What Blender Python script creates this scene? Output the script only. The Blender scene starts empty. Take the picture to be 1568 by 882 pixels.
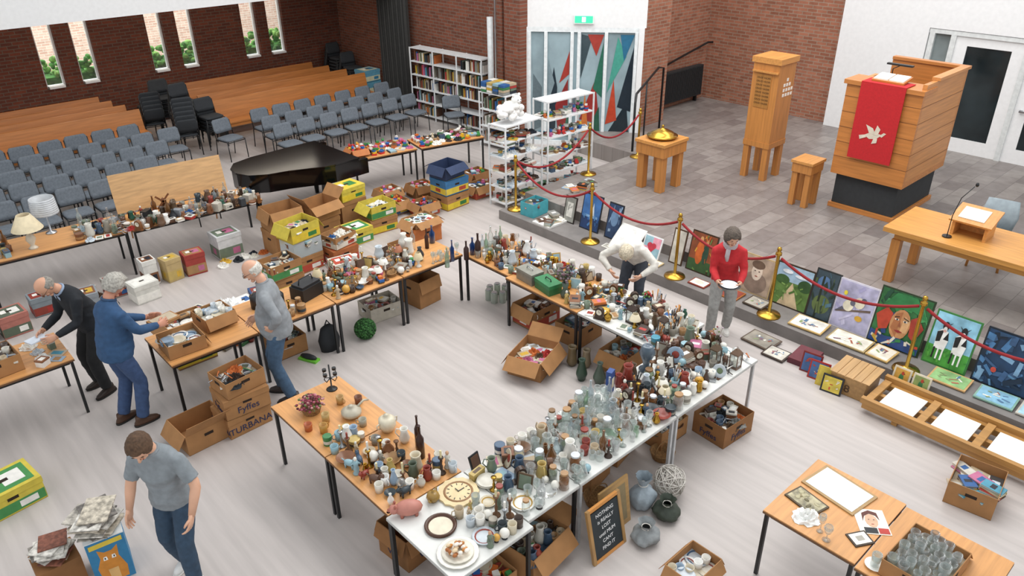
import bpy, math, random
from mathutils import Vector, Matrix
from mathutils import noise as mnoise
R=random.Random(11)
D=math.radians
# ------------------------------------------------------------------ materials
MATS={}
def lin(h):
    h=h.lstrip('#');o=[]
    for i in (0,2,4):
        c=int(h[i:i+2],16)/255;o.append(c/12.92 if c<=.04045 else ((c+.055)/1.055)**2.4)
    return (*o,1)
def newmat(key):
    m=bpy.data.materials.new(key);m.use_nodes=True
    return m,m.node_tree,m.node_tree.nodes['Principled BSDF']
def noisecol(nt,b,c,var,scale,vecscale=None,detail=3,bump=0):
    N=nt.nodes;L=nt.links
    tc=N.new('ShaderNodeTexCoord');mp=N.new('ShaderNodeMapping');L.new(tc.outputs['Object'],mp.inputs[0])
    if vecscale: mp.inputs['Scale'].default_value=vecscale
    no=N.new('ShaderNodeTexNoise');no.inputs['Scale'].default_value=scale;no.inputs['Detail'].default_value=detail
    L.new(mp.outputs[0],no.inputs['Vector'])
    r=N.new('ShaderNodeValToRGB');r.color_ramp.elements[0].position=.3;r.color_ramp.elements[1].position=.7
    r.color_ramp.elements[0].color=[x*(1-var) for x in c[:3]]+[1];r.color_ramp.elements[1].color=[min(1,x*(1+var)) for x in c[:3]]+[1]
    L.new(no.outputs['Fac'],r.inputs[0]);L.new(r.outputs[0],b.inputs['Base Color'])
    if bump:
        bp=N.new('ShaderNodeBump');bp.inputs['Strength'].default_value=bump;bp.inputs['Distance'].default_value=.01
        L.new(no.outputs['Fac'],bp.inputs['Height']);L.new(bp.outputs[0],b.inputs['Normal'])
def mat(h,rough=.55,metal=0,var=.1,scale=14,bump=0):
    k=('p',h,rough,metal,var,scale,bump)
    if k in MATS:return MATS[k]
    m,nt,b=newmat('paint_'+h.strip('#'));b.inputs['Roughness'].default_value=rough;b.inputs['Metallic'].default_value=metal
    noisecol(nt,b,lin(h),var,scale,bump=bump);MATS[k]=m;return m
def wood(h,ax='x',rough=.4,var=.16):
    k=('w',h,ax,rough)
    if k in MATS:return MATS[k]
    m,nt,b=newmat('wood_'+h.strip('#'));b.inputs['Roughness'].default_value=rough
    vs={'x':(.6,9,9),'y':(9,.6,9),'z':(9,9,.6)}[ax]
    noisecol(nt,b,lin(h),var,3,vs,5);MATS[k]=m;return m
def glass(h='#f6faf8',a=.1):
    k=('g',h,a)
    if k in MATS:return MATS[k]
    m=bpy.data.materials.new('glass_'+h.strip('#'));m.use_nodes=True;nt=m.node_tree;nt.nodes.clear();N=nt.nodes;L=nt.links
    o=N.new('ShaderNodeOutputMaterial');tr=N.new('ShaderNodeBsdfTransparent');tr.inputs[0].default_value=lin(h)
    gl=N.new('ShaderNodeBsdfGlossy');gl.inputs['Roughness'].default_value=.05
    df=N.new('ShaderNodeBsdfDiffuse');df.inputs[0].default_value=lin(h)
    fr=N.new('ShaderNodeLayerWeight');fr.inputs[0].default_value=.35
    m1=N.new('ShaderNodeMixShader');m2=N.new('ShaderNodeMixShader');m2.inputs[0].default_value=a
    L.new(fr.outputs['Facing'],m1.inputs[0]);L.new(tr.outputs[0],m1.inputs[1]);L.new(gl.outputs[0],m1.inputs[2])
    L.new(m1.outputs[0],m2.inputs[1]);L.new(df.outputs[0],m2.inputs[2]);L.new(m2.outputs[0],o.inputs[0]);MATS[k]=m;return m
def brick(c1,c2,mo,ax='x',w=.23,h=.075,ms=.009,rough=.85,key=''):
    k=('b',c1,c2,mo,ax,w)
    if k in MATS:return MATS[k]
    m,nt,b=newmat('brick_'+ax+key);N=nt.nodes;L=nt.links;b.inputs['Roughness'].default_value=rough
    tc=N.new('ShaderNodeTexCoord');sp=N.new('ShaderNodeSeparateXYZ');cb=N.new('ShaderNodeCombineXYZ')
    L.new(tc.outputs['Object'],sp.inputs[0])
    if ax=='f': L.new(sp.outputs[0],cb.inputs[0]);L.new(sp.outputs[1],cb.inputs[1])
    else: L.new(sp.outputs['X' if ax=='x' else 'Y'],cb.inputs[0]);L.new(sp.outputs['Z'],cb.inputs[1])
    t=N.new('ShaderNodeTexBrick');t.inputs['Scale'].default_value=1;t.inputs['Brick Width'].default_value=w;t.inputs['Row Height'].default_value=h
    t.inputs['Mortar Size'].default_value=ms;t.inputs['Color1'].default_value=lin(c1);t.inputs['Color2'].default_value=lin(c2);t.inputs['Mortar'].default_value=lin(mo)
    L.new(cb.outputs[0],t.inputs['Vector'])
    no=N.new('ShaderNodeTexNoise');no.inputs['Scale'].default_value=6;no.inputs['Detail'].default_value=5;L.new(cb.outputs[0],no.inputs['Vector'])
    mx=N.new('ShaderNodeMixRGB');mx.blend_type='MULTIPLY';mx.inputs[0].default_value=.5
    r=N.new('ShaderNodeValToRGB');r.color_ramp.elements[0].position=.3;r.color_ramp.elements[1].position=.65;r.color_ramp.elements[0].color=(.6,.57,.55,1)
    L.new(no.outputs['Fac'],r.inputs[0]);L.new(t.outputs['Color'],mx.inputs[1]);L.new(r.outputs[0],mx.inputs[2]);L.new(mx.outputs[0],b.inputs['Base Color'])
    MATS[k]=m;return m
def emis(h,s):
    k=('e',h,s)
    if k in MATS:return MATS[k]
    m,nt,b=newmat('lit_'+h.strip('#'));b.inputs['Base Color'].default_value=lin(h);b.inputs['Emission Color'].default_value=lin(h);b.inputs['Emission Strength'].default_value=s
    MATS[k]=m;return m
# ------------------------------------------------------------------ mesh builder
class B:
    def __init__(s): s.v=[];s.f=[];s.m=[];s.s=[];s.mats=[];s.T=Matrix()
    def mi(s,m):
        if m not in s.mats:s.mats.append(m)
        return s.mats.index(m)
    def add(s,vs,fs,m,sm=False):
        o=len(s.v);T=s.T
        for p in vs:s.v.append(T@Vector(p))
        i=s.mi(m)
        for f in fs:s.f.append([o+q for q in f]);s.m.append(i);s.s.append(sm)
    def box(s,x,y,z,w,d,h,m,rz=0,t=1.0):
        c,sn=math.cos(rz),math.sin(rz);vs=[]
        for k,zz in ((1,z),(t,z+h)):
            for a,b in ((-1,-1),(1,-1),(1,1),(-1,1)):
                px,py=a*w/2*k,b*d/2*k;vs.append((x+px*c-py*sn,y+px*sn+py*c,zz))
        s.add(vs,[(3,2,1,0),(4,5,6,7),(0,1,5,4),(1,2,6,5),(2,3,7,6),(3,0,4,7)],m)
    def bb(s,x0,x1,y0,y1,z0,z1,m): s.box((x0+x1)/2,(y0+y1)/2,z0,x1-x0,y1-y0,z1-z0,m)
    def lathe(s,pr,x,y,z,m,n=12,sx=1,sy=1,sm=True,cap=True):
        vs=[];fs=[]
        for r,h in pr:
            for i in range(n):
                a=2*math.pi*i/n;vs.append((x+r*math.cos(a)*sx,y+r*math.sin(a)*sy,z+h))
        for j in range(len(pr)-1):
            for i in range(n):
                k=(i+1)%n;fs.append((j*n+i,j*n+k,(j+1)*n+k,(j+1)*n+i))
        if cap and pr[0][0]>.001:fs.append(tuple(range(n-1,-1,-1)))
        if cap and pr[-1][0]>.001:fs.append(tuple((len(pr)-1)*n+i for i in range(n)))
        s.add(vs,fs,m,sm)
    def cyl(s,x,y,z,r,h,m,n=12,r2=None): s.lathe([(0.0001,0),(r,0),(r if r2 is None else r2,h),(0.0001,h)],x,y,z,m,n,sm=False)
    def ell(s,x,y,z,rx,ry,rz,m,n=12,k=8):
        s.lathe([(max(.0001,math.sin(math.pi*j/k)),-math.cos(math.pi*j/k)*rz) for j in range(k+1)],x,y,z,m,n,rx,ry)
    def tube(s,pts,r,m,n=8,sm=True,closed=False):
        P=[Vector(p) for p in pts];L=len(P);rr=r if isinstance(r,(list,tuple)) else [r]*L
        vs=[];fs=[];up=None
        for i in range(L):
            a=P[(i-1)%L] if (i>0 or closed) else P[i];b=P[(i+1)%L] if (i<L-1 or closed) else P[i]
            t=(b-a)
            if t.length<1e-6:t=Vector((0,0,1))
            t.normalize()
            if up is None:up=Vector((0,0,1)) if abs(t.z)<.9 else Vector((1,0,0))
            u=(up-t*up.dot(t))
            if u.length<1e-4:u=t.orthogonal()
            u.normalize();w=t.cross(u);up=u
            for k in range(n):
                an=2*math.pi*k/n;vs.append(P[i]+(u*math.cos(an)+w*math.sin(an))*rr[i])
        for j in range(L-1 if not closed else L):
            for k in range(n):
                q=(k+1)%n;jj=(j+1)%L;fs.append((j*n+k,j*n+q,jj*n+q,jj*n+k))
        if not closed:
            fs.append(tuple(range(n-1,-1,-1)));fs.append(tuple((L-1)*n+k for k in range(n)))
        s.add(vs,fs,m,sm)
    def loft(s,rings,m,n=20,e=2.4):
        vs=[];fs=[]
        for c,u,w,ru,rw in rings:
            for k in range(n):
                a=2*math.pi*k/n;ca,sa=math.cos(a),math.sin(a)
                vs.append(Vector(c)+Vector(u)*(ru*math.copysign(abs(ca)**(2/e),ca))+Vector(w)*(rw*math.copysign(abs(sa)**(2/e),sa)))
        for j in range(len(rings)-1):
            for k in range(n):
                q=(k+1)%n;fs.append((j*n+k,j*n+q,(j+1)*n+q,(j+1)*n+k))
        fs.append(tuple(range(n-1,-1,-1)));fs.append(tuple((len(rings)-1)*n+k for k in range(n)))
        s.add(vs,fs,m,True)
    def prism(s,pts,z0,z1,m,sm=False):
        n=len(pts);vs=[(p[0],p[1],z0) for p in pts]+[(p[0],p[1],z1) for p in pts]
        s.add(vs,[tuple(range(n-1,-1,-1)),tuple(range(n,2*n))]+[(i,(i+1)%n,n+(i+1)%n,n+i) for i in range(n)],m,sm)
    def poly(s,pts,m): s.add(pts,[tuple(range(len(pts)))],m)
    def text(s,body,size,T,m):
        cu=bpy.data.curves.new('t','FONT');cu.body=body;cu.size=size;cu.align_x='CENTER';cu.extrude=.0008
        o=bpy.data.objects.new('t',cu);bpy.context.collection.objects.link(o);dg=bpy.context.evaluated_depsgraph_get()
        me=bpy.data.meshes.new_from_object(o.evaluated_get(dg));old=s.T;s.T=old@T
        s.add([v.co.copy() for v in me.vertices],[tuple(p.vertices) for p in me.polygons],m);s.T=old
        bpy.data.objects.remove(o);bpy.data.meshes.remove(me)
    def obj(s,name,loc=(0,0,0),rz=0,bevel=0):
        me=bpy.data.meshes.new(name);me.from_pydata([tuple(v) for v in s.v],[],s.f)
        for m in s.mats:me.materials.append(m)
        me.polygons.foreach_set('material_index',s.m);me.polygons.foreach_set('use_smooth',s.s);me.update()
        o=bpy.data.objects.new(name,me);bpy.context.collection.objects.link(o);o.location=loc;o.rotation_euler=(0,0,rz)
        if bevel:
            q=o.modifiers.new('b','BEVEL');q.width=bevel;q.segments=2;q.limit_method='ANGLE'
        return o
def inst(o,name,loc,rz=0):
    q=bpy.data.objects.new(name,o.data);bpy.context.collection.objects.link(q);q.location=loc;q.rotation_euler=(0,0,rz)
    return q
def TR(x,y,z,rz=0,rx=0,ry=0): return Matrix.Translation((x,y,z))@Matrix.Rotation(rz,4,'Z')@Matrix.Rotation(ry,4,'Y')@Matrix.Rotation(rx,4,'X')
def bx(name,x0,x1,y0,y1,z0,z1,m,bevel=0):
    b=B();b.bb(x0,x1,y0,y1,z0,z1,m);return b.obj(name,bevel=bevel)
BLK=mat('#17181a',.4);WHT=mat('#ececec',.5,var=.03);OAK=wood('#c98a48','x');OAKZ=wood('#c48746','z')
BEECH=wood('#cf965c','x');BEECHY=wood('#cf965c','y');CARD=mat('#a3764a',.85,var=.12,scale=6);CARD2=mat('#8b6038',.85,var=.12,scale=6)
BRASS=mat('#b8903e',.25,1,var=.05);STEEL=mat('#b9bcc0',.3,.9);PLAST=mat('#e9e7e0',.5)
# ------------------------------------------------------------------ shell
fl,nt,b=newmat('floor_vinyl');b.inputs['Roughness'].default_value=.42
noisecol(nt,b,lin('#b9b1ad'),.10,2.2,(5,.35,1),6)
bx('floor',-9,18.2,-6,20.8,-.12,0,fl)
ST=brick('#7d7572','#97908b','#6c6562','f',.5,.3,.005,.42,'stage')
bs=B();bs.bb(9.15,17.3,-6,9.6,.0,.34,ST);bs.bb(12.3,17.3,9.601,11.4,.0,.34,ST);bs.obj('floor_stage')
bx('floor_stage_step',8.5,9.149,-6,9.6,0,.17,mat('#7c7774',.6,var=.12,scale=5))
BRX=brick('#763b27','#5b2e20','#66554a','x');BRY=brick('#b0735a','#925c46','#a08a78','y');BRX2=brick('#b0735a','#925c46','#a08a78','x')
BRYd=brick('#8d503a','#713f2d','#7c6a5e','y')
wx=[(4.24,4.66),(5.02,5.43),(6.72,7.12),(7.46,7.88),(9.17,9.6),(9.9,10.36)]
w=B();Yw=20.5
w.bb(-9,12.3,Yw,Yw+.3,0,1.2,BRX);w.bb(-9,12.3,Yw,Yw+.3,3.0,3.6,BRX)
e=[-9]+[q for p in wx for q in p]+[12.3]
for i in range(0,len(e),2): w.bb(e[i],e[i+1],Yw,Yw+.3,1.2,3.0,BRX)
w.obj('wall_north')
for i,(a,c) in enumerate(wx):
    q=B()
    for xx in (a+.02,c-.02): q.box(xx,Yw+.16,1.2,.04,.1,1.8,WHT)
    q.box((a+c)/2,Yw+.1,1.2,c-a-.08,.26,.05,WHT);q.box((a+c)/2,Yw+.16,2.96,c-a-.08,.1,.04,WHT)
    q.box((a+c)/2,Yw+.16,1.25,c-a-.08,.006,1.71,glass('#f8fcfc',.03));q.obj('window_%d'%(i+1))
h=B();hms=[mat('#6a9e4a',.9,var=.5,scale=9,bump=.6),mat('#4f8a3c',.9,var=.5,scale=9,bump=.6),mat('#8ab55e',.9,var=.5,scale=9,bump=.6)]
h.bb(1,15,21.3,22.0,-.01,1.3,hms[1])
for i in range(1500):
    h.ell(R.uniform(1,15),R.uniform(21.15,22.0),R.uniform(.9,1.62),R.uniform(.05,.12),R.uniform(.05,.1),R.uniform(.04,.1),R.choice(hms),6,4)
h.obj('garden_hedge');bx('ground_outside',-9,22,20.81,32,-.12,-.01,mat('#b5aea4',.9))
bx('wall_neighbouring_building',-3,22,27,27.3,-.01,7,brick('#e2c2b4','#d0a595','#e8dcd0','x',key='out'))
c=B();c.bb(-9,12.09,17.0,17.25,3.08,8,WHT);c.bb(-9,12.09,17.251,20.49,3.6,3.8,WHT);c.obj('ceiling_aisle')
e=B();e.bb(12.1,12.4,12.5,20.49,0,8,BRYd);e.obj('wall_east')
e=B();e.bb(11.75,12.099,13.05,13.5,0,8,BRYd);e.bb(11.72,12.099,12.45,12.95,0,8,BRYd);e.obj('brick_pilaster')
p=B();p.tube([(11.62,13.3,0.0),(11.62,13.3,2.75)],.07,mat('#c9cccd',.4),12);p.tube([(11.55,13.05,0.0),(11.55,13.05,8)],.02,STEEL,8);p.obj('drain_pipe')
cu=B();pts=[]
for i in range(61): pts.append((11.86+.07*math.sin(i*1.4),16.75+1.3*i/60))
for i in range(60):
    a,b2=pts[i],pts[i+1];cu.add([(a[0],a[1],.0),(b2[0],b2[1],.0),(b2[0],b2[1],3.05),(a[0],a[1],3.05)],[(0,1,2,3)],mat('#3d3c3a',.9),True)
cu.obj('curtain')
ang=math.atan2(10.6-12.45,13.45-11.95);Ld=math.hypot(1.5,1.85);T=TR(11.95,12.45,0,ang)
d=B();d.T=T;d.bb(-.1,Ld+.15,0,.2,2.6,8,WHT);d.bb(-.12,-.001,-.02,.2,0,2.6,WHT);d.bb(Ld+.001,Ld+.12,-.02,.2,0,2.6,WHT);d.obj('wall_entrance')
d=B();d.T=T;FR=mat('#e4e8e9',.4)
d.bb(0,Ld,.0,.12,2.5,2.6,FR);d.bb(0,Ld,.0,.12,.0,.1,FR)
for xx in (0.04,.40,.97,1.12,1.70,Ld-.04): d.bb(xx-.035,xx+.035,-.01,.12,.1,2.5,FR)
G0=mat('#93a7ae',.15,var=.2,scale=2);d.bb(.04,Ld-.04,.05,.07,.1,2.5,G0)
def shard(P,cc,y=.044): d.poly([(p[0],y,p[1]) for p in P],mat(cc,.2))
shard([(.5,.15),(.62,.2),(.66,1.3),(.58,1.75),(.48,1.1)],'#22303a');shard([(.1,.3),(.3,.4),(.32,1.3),(.12,1.6)],'#5f6f75')
shard([(.62,.9),(.9,1.5),(.9,.4),(.7,.2)],'#8a2f2e',.043);shard([(.44,.9),(.6,1.4),(.46,1.9)],'#7d8f96',.043);shard([(.7,1.4),(.92,2.1),(.92,1.6)],'#a23a30',.042);shard([(.8,.2),(.93,.9),(.93,.2)],'#3d6a58',.041)
shard([(1.17,.6),(1.5,1.5),(1.62,.5)],'#963430',.044);shard([(1.17,1.5),(1.4,2.4),(1.17,2.45)],'#3a4a50',.043);shard([(1.3,.2),(1.6,.9),(1.64,.2)],'#2c5a48',.042);shard([(1.45,1.3),(1.65,2.3),(1.65,1.1)],'#2e6b57',.041);shard([(1.2,.3),(1.28,1.2),(1.38,.3)],'#c9743a',.040);shard([(1.5,2.0),(1.65,2.45),(1.3,2.45)],'#a23a30',.040)
shard([(1.75,.2),(2.2,1.0),(2.3,.2)],'#1f2c33',.044);shard([(1.76,1.2),(1.95,2.4),(2.15,2.0)],'#4a9a8a',.043);shard([(2.0,.9),(2.3,2.2),(2.3,.8)],'#1c2a35',.042);shard([(1.75,.5),(1.9,1.5),(2.0,.6)],'#b8452c',.041);shard([(2.1,1.9),(2.3,2.45),(2.0,2.45)],'#2c6a8a',.040)
d.bb(1.0,1.03,-.06,-.011,1.0,1.2,STEEL);d.bb(1.07,1.1,-.06,-.011,1.0,1.2,STEEL)
d.obj('door_1')
s=B();s.T=T;s.bb(1.0,1.42,-.06,-.001,2.68,2.86,WHT);s.bb(1.02,1.4,-.066,-.061,2.7,2.84,emis('#37c98a',1.2));s.bb(1.17,1.25,-.07,-.0665,2.72,2.82,emis('#ffffff',1));s.obj('exit_sign')
e=B();e.bb(13.65,14.75,10.75,11.6,0.341,8,BRX2);e.obj('brick_column')
bx('wall_recess',14.751,17.249,11.401,11.7,0,8,BRX2)
bx('wall_stage_east',17.25,17.5,7.931,11.7,0,8,BRY)
w=B();w.bb(17.05,17.5,6.1,7.93,0,8,WHT);w.bb(17.05,17.5,-6,2.85,0,8,WHT);w.bb(17.05,17.5,2.85,6.1,2.69,8,WHT);w.obj('wall_white')
d=B();FR2=mat('#d8dbda',.4);GD=mat('#222b2e',.08,var=.4,scale=1.5);GL=mat('#7f8a8b',.1,var=.3,scale=1.5)
d.bb(17.06,17.2,2.86,6.09,2.6,2.68,FR2)
for yy in (6.03,5.62,4.28,2.92): d.bb(17.06,17.2,yy-.05,yy+.05,.341,2.6,FR2)
d.bb(17.13,17.15,5.67,5.98,.341,2.6,GL);d.bb(17.1,17.17,5.67,5.98,1.35,1.41,FR2)
for a,c in ((4.33,5.57),(2.97,4.23)):
    d.bb(17.1,17.16,a,a+.22,.341,2.6,WHT);d.bb(17.1,17.16,c-.22,c,.341,2.6,WHT);d.bb(17.1,17.16,a+.22,c-.22,.341,.62,WHT);d.bb(17.1,17.16,a+.22,c-.22,2.42,2.6,WHT);d.bb(17.12,17.14,a+.22,c-.22,.62,2.42,GD)
    d.bb(17.04,17.1,c-.14,c-.1,1.35,1.39,STEEL);d.bb(17.02,17.04,c-.24,c-.1,1.35,1.38,STEEL)
d.obj('door_2')
r=B();r.bb(15.3,16.9,11.2,11.34,.5,1.25,mat('#2b2e30',.6))
for i in range(30): r.bb(15.33+i*.052,15.36+i*.052,11.18,11.2,.53,1.22,mat('#232628',.6))
r.bb(15.4,15.45,11.25,11.33,.341,.5,BLK);r.bb(16.75,16.8,11.25,11.33,.341,.5,BLK);r.obj('radiator')
r=B();r.tube([(14.8,10.8,1.3),(15.0,11.28,1.35),(17.1,11.28,1.75),(17.2,11.2,1.75)],.025,BLK)
for xx,zz in ((15.4,1.43),(16.9,1.7)): r.tube([(xx,11.28,zz),(xx,11.4,zz-.08)],.012,BLK)
r.obj('wall_handrail')
r=B();r.tube([(12.4,9.75,.34),(12.4,9.75,1.35),(12.55,9.85,1.5),(13.9,10.35,1.75),(14.15,10.4,1.7),(14.15,10.4,.34)],.025,BLK);r.tube([(13.2,10.1,.34),(13.2,10.1,1.62)],.018,BLK);r.obj('stair_handrail')
# ------------------------------------------------------------------ pews
def pew(x0,x1,y):
    b=B();P=wood('#b9763c','x');b.bb(x0,x1,y,y+.4,.42,.46,P)
    b.add([(x0,y+.38,.46),(x1,y+.38,.46),(x1,y+.48,.9),(x0,y+.48,.9),(x0,y+.42,.46),(x1,y+.42,.46),(x1,y+.52,.9),(x0,y+.52,.9)],[(0,1,2,3),(5,4,7,6),(3,2,6,7),(0,3,7,4),(1,5,6,2)],P)
    n=max(2,int((x1-x0)/1.5))
    for i in range(n+1):
        xx=x0+.04+(x1-x0-.08)*i/n;b.bb(xx-.03,xx+.03,y+.06,y+.45,0,.42,BLK)
    b.bb(x0,x1,y+.02,y+.05,.34,.42,P)
    b.obj('church_pew',bevel=.004)
for k in range(4):
    pew(7.0-.05*k,11.2-.1*k,17.45+.75*k);pew(-5.0,5.5-.1*k,17.95+.62*k)
# ------------------------------------------------------------------ chairs
def chairmesh():
    b=B();S=mat('#686f77',.85,var=.15,scale=30);F=mat('#26282a',.35,.4)
    b.loft([((0,0,.43),(1,0,0),(0,1,0),.215,.205),((0,0,.45),(1,0,0),(0,1,0),.23,.22),((0,0,.475),(1,0,0),(0,1,0),.22,.21),((0,0,.485),(1,0,0),(0,1,0),.18,.17)],S,16,5)
    b.loft([((0,.20,.56),(1,0,0),(0,1,0),.2,.02),((0,.235,.62),(1,0,0),(0,1,0),.225,.022),((0,.275,.80),(1,0,0),(0,1,0),.215,.02),((0,.285,.84),(1,0,0),(0,1,0),.18,.014)],S,16,5)
    for sx in (-.225,.225):
        b.tube([(sx,-.22,0),(sx,-.2,.43),(sx,.2,.43),(sx,.26,0)],.012,F,6);b.tube([(sx*.98,.19,.43),(sx*.98,.27,.78)],.011,F,6)
    b.tube([(-.225,-.2,.41),(.225,-.2,.41)],.01,F,6);b.tube([(-.225,.2,.41),(.225,.2,.41)],.01,F,6)
    return b
CH=chairmesh().obj('stacking_chair',(7.35,15.0,0),D(2))
for ry,y in enumerate((15.0,15.75,16.5)):
    for i in range(7):
        x=7.35+i*.57+.1*ry
        if ry==0 and i==0: continue
        inst(CH,'stacking_chair',(x+R.uniform(-.02,.02),y+.02*i,0),R.uniform(-.06,.06))
for y,n0,n1 in ((17.2,-2,11),(16.4,-2,12),(15.6,-2,11),(14.8,-2,10),(14.0,-2,9)):
    for i in range(n0,n1): inst(CH,'stacking_chair',(i*.52-.3+R.uniform(-.015,.015),y+R.uniform(-.03,.03),0),R.uniform(-.04,.04))
def chairstack(x,y,n,rz=0):
    b=B()
    for k in range(n):
        c=chairmesh()
        for i,v in enumerate(c.v): c.v[i]=v+Vector((0,-.03*k,.09*k))
        o=len(b.v);b.v+=c.v;b.f+=[[q+o for q in f] for f in c.f];b.m+=c.m;b.s+=c.s
    b.mats=[mat('#2c2f33',.8),mat('#1c1d1f',.4)];b.obj('stacked_chairs',(x,y,0),rz)
for x,y,n,rz in ((6.05,17.3,6,2.9),(6.35,18.1,7,.1),(5.85,18.75,5,3),(6.3,19.2,6,0),(6.65,17.4,4,.1),(11.5,19.9,7,.1),(11.55,19.2,5,0)): chairstack(x,y,n,rz)
for x,y,rz in ((4.6,13.3,.3),(6.6,16.3,.2),(11.3,14.3,-.4)): inst(CH,'stacking_chair',(x,y,0),rz)
# ------------------------------------------------------------------ tables
def table(x0,x1,y0,y1,top='wood',z=.74,rz=0,name='folding_table',white_leg=False):
    cx,cy=(x0+x1)/2,(y0+y1)/2;w,d=x1-x0,y1-y0;b=B()
    M={'wood':(BEECH if w>d else BEECHY),'white':mat('#d6d6d2',.4,var=.03)}[top];LG=mat('#c4c6c8',.35,.3) if white_leg else BLK
    b.box(0,0,z-.012,w-.004,d-.004,.012,M);b.box(0,0,z-.032,w-.0,d-.0,.02,mat('#6b4a30',.6) if top=='wood' else mat('#b9b9b6',.5))
    for sy in (-1,1): b.box(0,sy*(d/2-.05),z-.075,w-.1,.02,.043,LG)
    for sx in (-1,1): b.box(sx*(w/2-.05),0,z-.075,.02,d-.12,.043,LG)
    for sx in (-1,1):
        for sy in (-1,1): b.box(sx*(w/2-.03),sy*(d/2-.03),0,.03,.03,z-.032,LG)
    return b.obj(name,(cx,cy,0),rz)
table(2.0,3.02,7.71,8.52);table(3.03,4.05,7.71,8.52);table(4.06,5.08,7.69,8.5);table(5.09,6.11,7.69,8.5)
table(6.12,6.95,6.75,7.68);table(6.06,6.95,5.45,6.74);table(6.06,6.95,4.22,5.44,'white')
table(5.27,6.72,3.37,4.2,'white',white_leg=True);table(3.87,5.26,3.37,4.2,'white',white_leg=True);table(3.24,3.86,3.37,4.2,'white')
table(2.44,3.23,5.23,6.28);table(2.44,3.23,4.22,5.22);table(2.41,3.23,3.3,4.21,'white')
table(4.75,5.68,1.33,2.12);table(4.72,5.65,.5,1.32)
table(.0,1.27,8.62,9.4);table(1.1,3.0,11.95,12.75,rz=D(-5));table(3.05,5.1,11.75,12.5,rz=D(-5));table(-.9,1.05,12.0,12.8)
table(7.3,8.62,12.15,12.85,rz=D(-10));table(8.68,10.1,11.85,12.55,rz=D(-12))
# ------------------------------------------------------------------ small item library
CER=['#d8d4ca','#c9c5ba','#b8a68a','#7e5236','#56604f','#44586e','#8c3a2e','#b8a060','#5e4334','#2f3a40','#a07a50','#e4e2dc','#6f7c6a','#8fb0ba','#4a3a30','#8a8478']
WH=['#e6e3db','#d6d2c6','#ebeae6','#c0c8ce','#93a8bc','#cdc2aa']
GLS=[glass('#f7fbfa',.1),glass('#eef4f2',.16),glass('#fcfdfd',.06),glass('#c4dac8',.2),glass('#a87848',.3),glass('#e8f1f5',.14)]
BRT=['#a8342e','#c9a23a','#2f5c94','#3f7a4a','#e6e3dc','#c06a34','#1f2530','#b8688a','#4a8fa6','#6a4a38','#8a8a86']
TOY=['#c2302c','#dcb02e','#2a62a6','#3a8446','#e8e4dc','#d06c2e','#c86a94']
DRK=['#2a2624','#3a2a22','#4a3a30','#24282c','#5a4632','#6b5240']
def vase(b,x,y,z,r,c=None,m=None,h=None):
    h=h or r.uniform(.1,.22);a=h*r.uniform(.24,.42);m=m or mat(r.choice(c or CER),.3);k=r.uniform(.25,.6);q=r.uniform(.25,.75)
    b.lathe([(.0001,0),(a*.6,0),(a,h*k*.8),(a*.9,h*k*1.1),(a*q,h*.85),(a*min(1,q+.15),h),(a*q,h),(a*q*.8,h*.85),(.0001,h*.5)],x,y,z,m,12)
def bottle(b,x,y,z,r,m=None,h=None):
    h=h or r.uniform(.18,.32);a=r.uniform(.028,.042);m=m or r.choice(GLS)
    b.lathe([(.0001,0),(a,0),(a,h*.6),(a*.35,h*.74),(a*.33,h*.97),(a*.42,h*.97),(a*.42,h),(.0001,h)],x,y,z,m,10)
def tumbler(b,x,y,z,r,m=None):
    h=r.uniform(.07,.14);a=r.uniform(.03,.045);m=m or r.choice(GLS[:3])
    b.lathe([(.0001,0),(a*.8,0),(a,h),(a*.93,h),(a*.74,.012),(.0001,.01)],x,y,z,m,10)
def goblet(b,x,y,z,r,m=None):
    h=r.uniform(.12,.2);a=r.uniform(.028,.042);m=m or r.choice(GLS[:3])
    b.lathe([(.0001,0),(a*.9,.002),(.006,.01),(.005,h*.45),(a*.7,h*.55),(a,h*.8),(a*.85,h),(a*.8,h),(a*.9,h*.8),(.0001,h*.55)],x,y,z,m,10)
def gbowl(b,x,y,z,r,m=None): bowl(b,x,y,z,r,m=m or r.choice(GLS))
def jar(b,x,y,z,r):
    h=r.uniform(.08,.16);a=r.uniform(.035,.055);b.lathe([(.0001,0),(a,0),(a,h*.8),(a*.75,h*.9),(a*.75,h),(.0001,h)],x,y,z,r.choice(GLS),12)
    b.cyl(x,y,z+h,a*.8,.018,mat(r.choice(['#a07a50','#c9ccd0','#8c3a2e','#7a5a38']),.4),12)
    if r.random()<.6:b.cyl(x,y,z+.004,a*.9,h*r.uniform(.3,.7),mat(r.choice(['#7e5230','#c9b890','#e2dacc','#5c6a38']),.7),10)
def mug(b,x,y,z,r,c=None):
    h=r.uniform(.075,.1);a=.04;m=mat(r.choice(c or CER),.3)
    b.lathe([(.0001,0),(a*.9,0),(a,h),(a*.88,h),(a*.8,.01),(.0001,.01)],x,y,z,m,12)
    t=r.uniform(0,6.28);cx,sx=math.cos(t),math.sin(t)
    b.tube([(x+cx*(a+o),y+sx*(a+o),z+k*h) for o,k in ((-.003,.85),(.022,.8),(.028,.5),(.018,.25),(-.003,.2))],.005,m,5)
def bowl(b,x,y,z,r,c=None,m=None,s=None):
    a=s or r.uniform(.05,.1);m=m or mat(r.choice(c or CER),.3)
    b.lathe([(.0001,0),(a*.45,0),(a*.5,a*.1),(a*.9,a*.45),(a,a*.6),(a*.94,a*.6),(a*.5,a*.16),(.0001,a*.12)],x,y,z,m,14)
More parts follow.
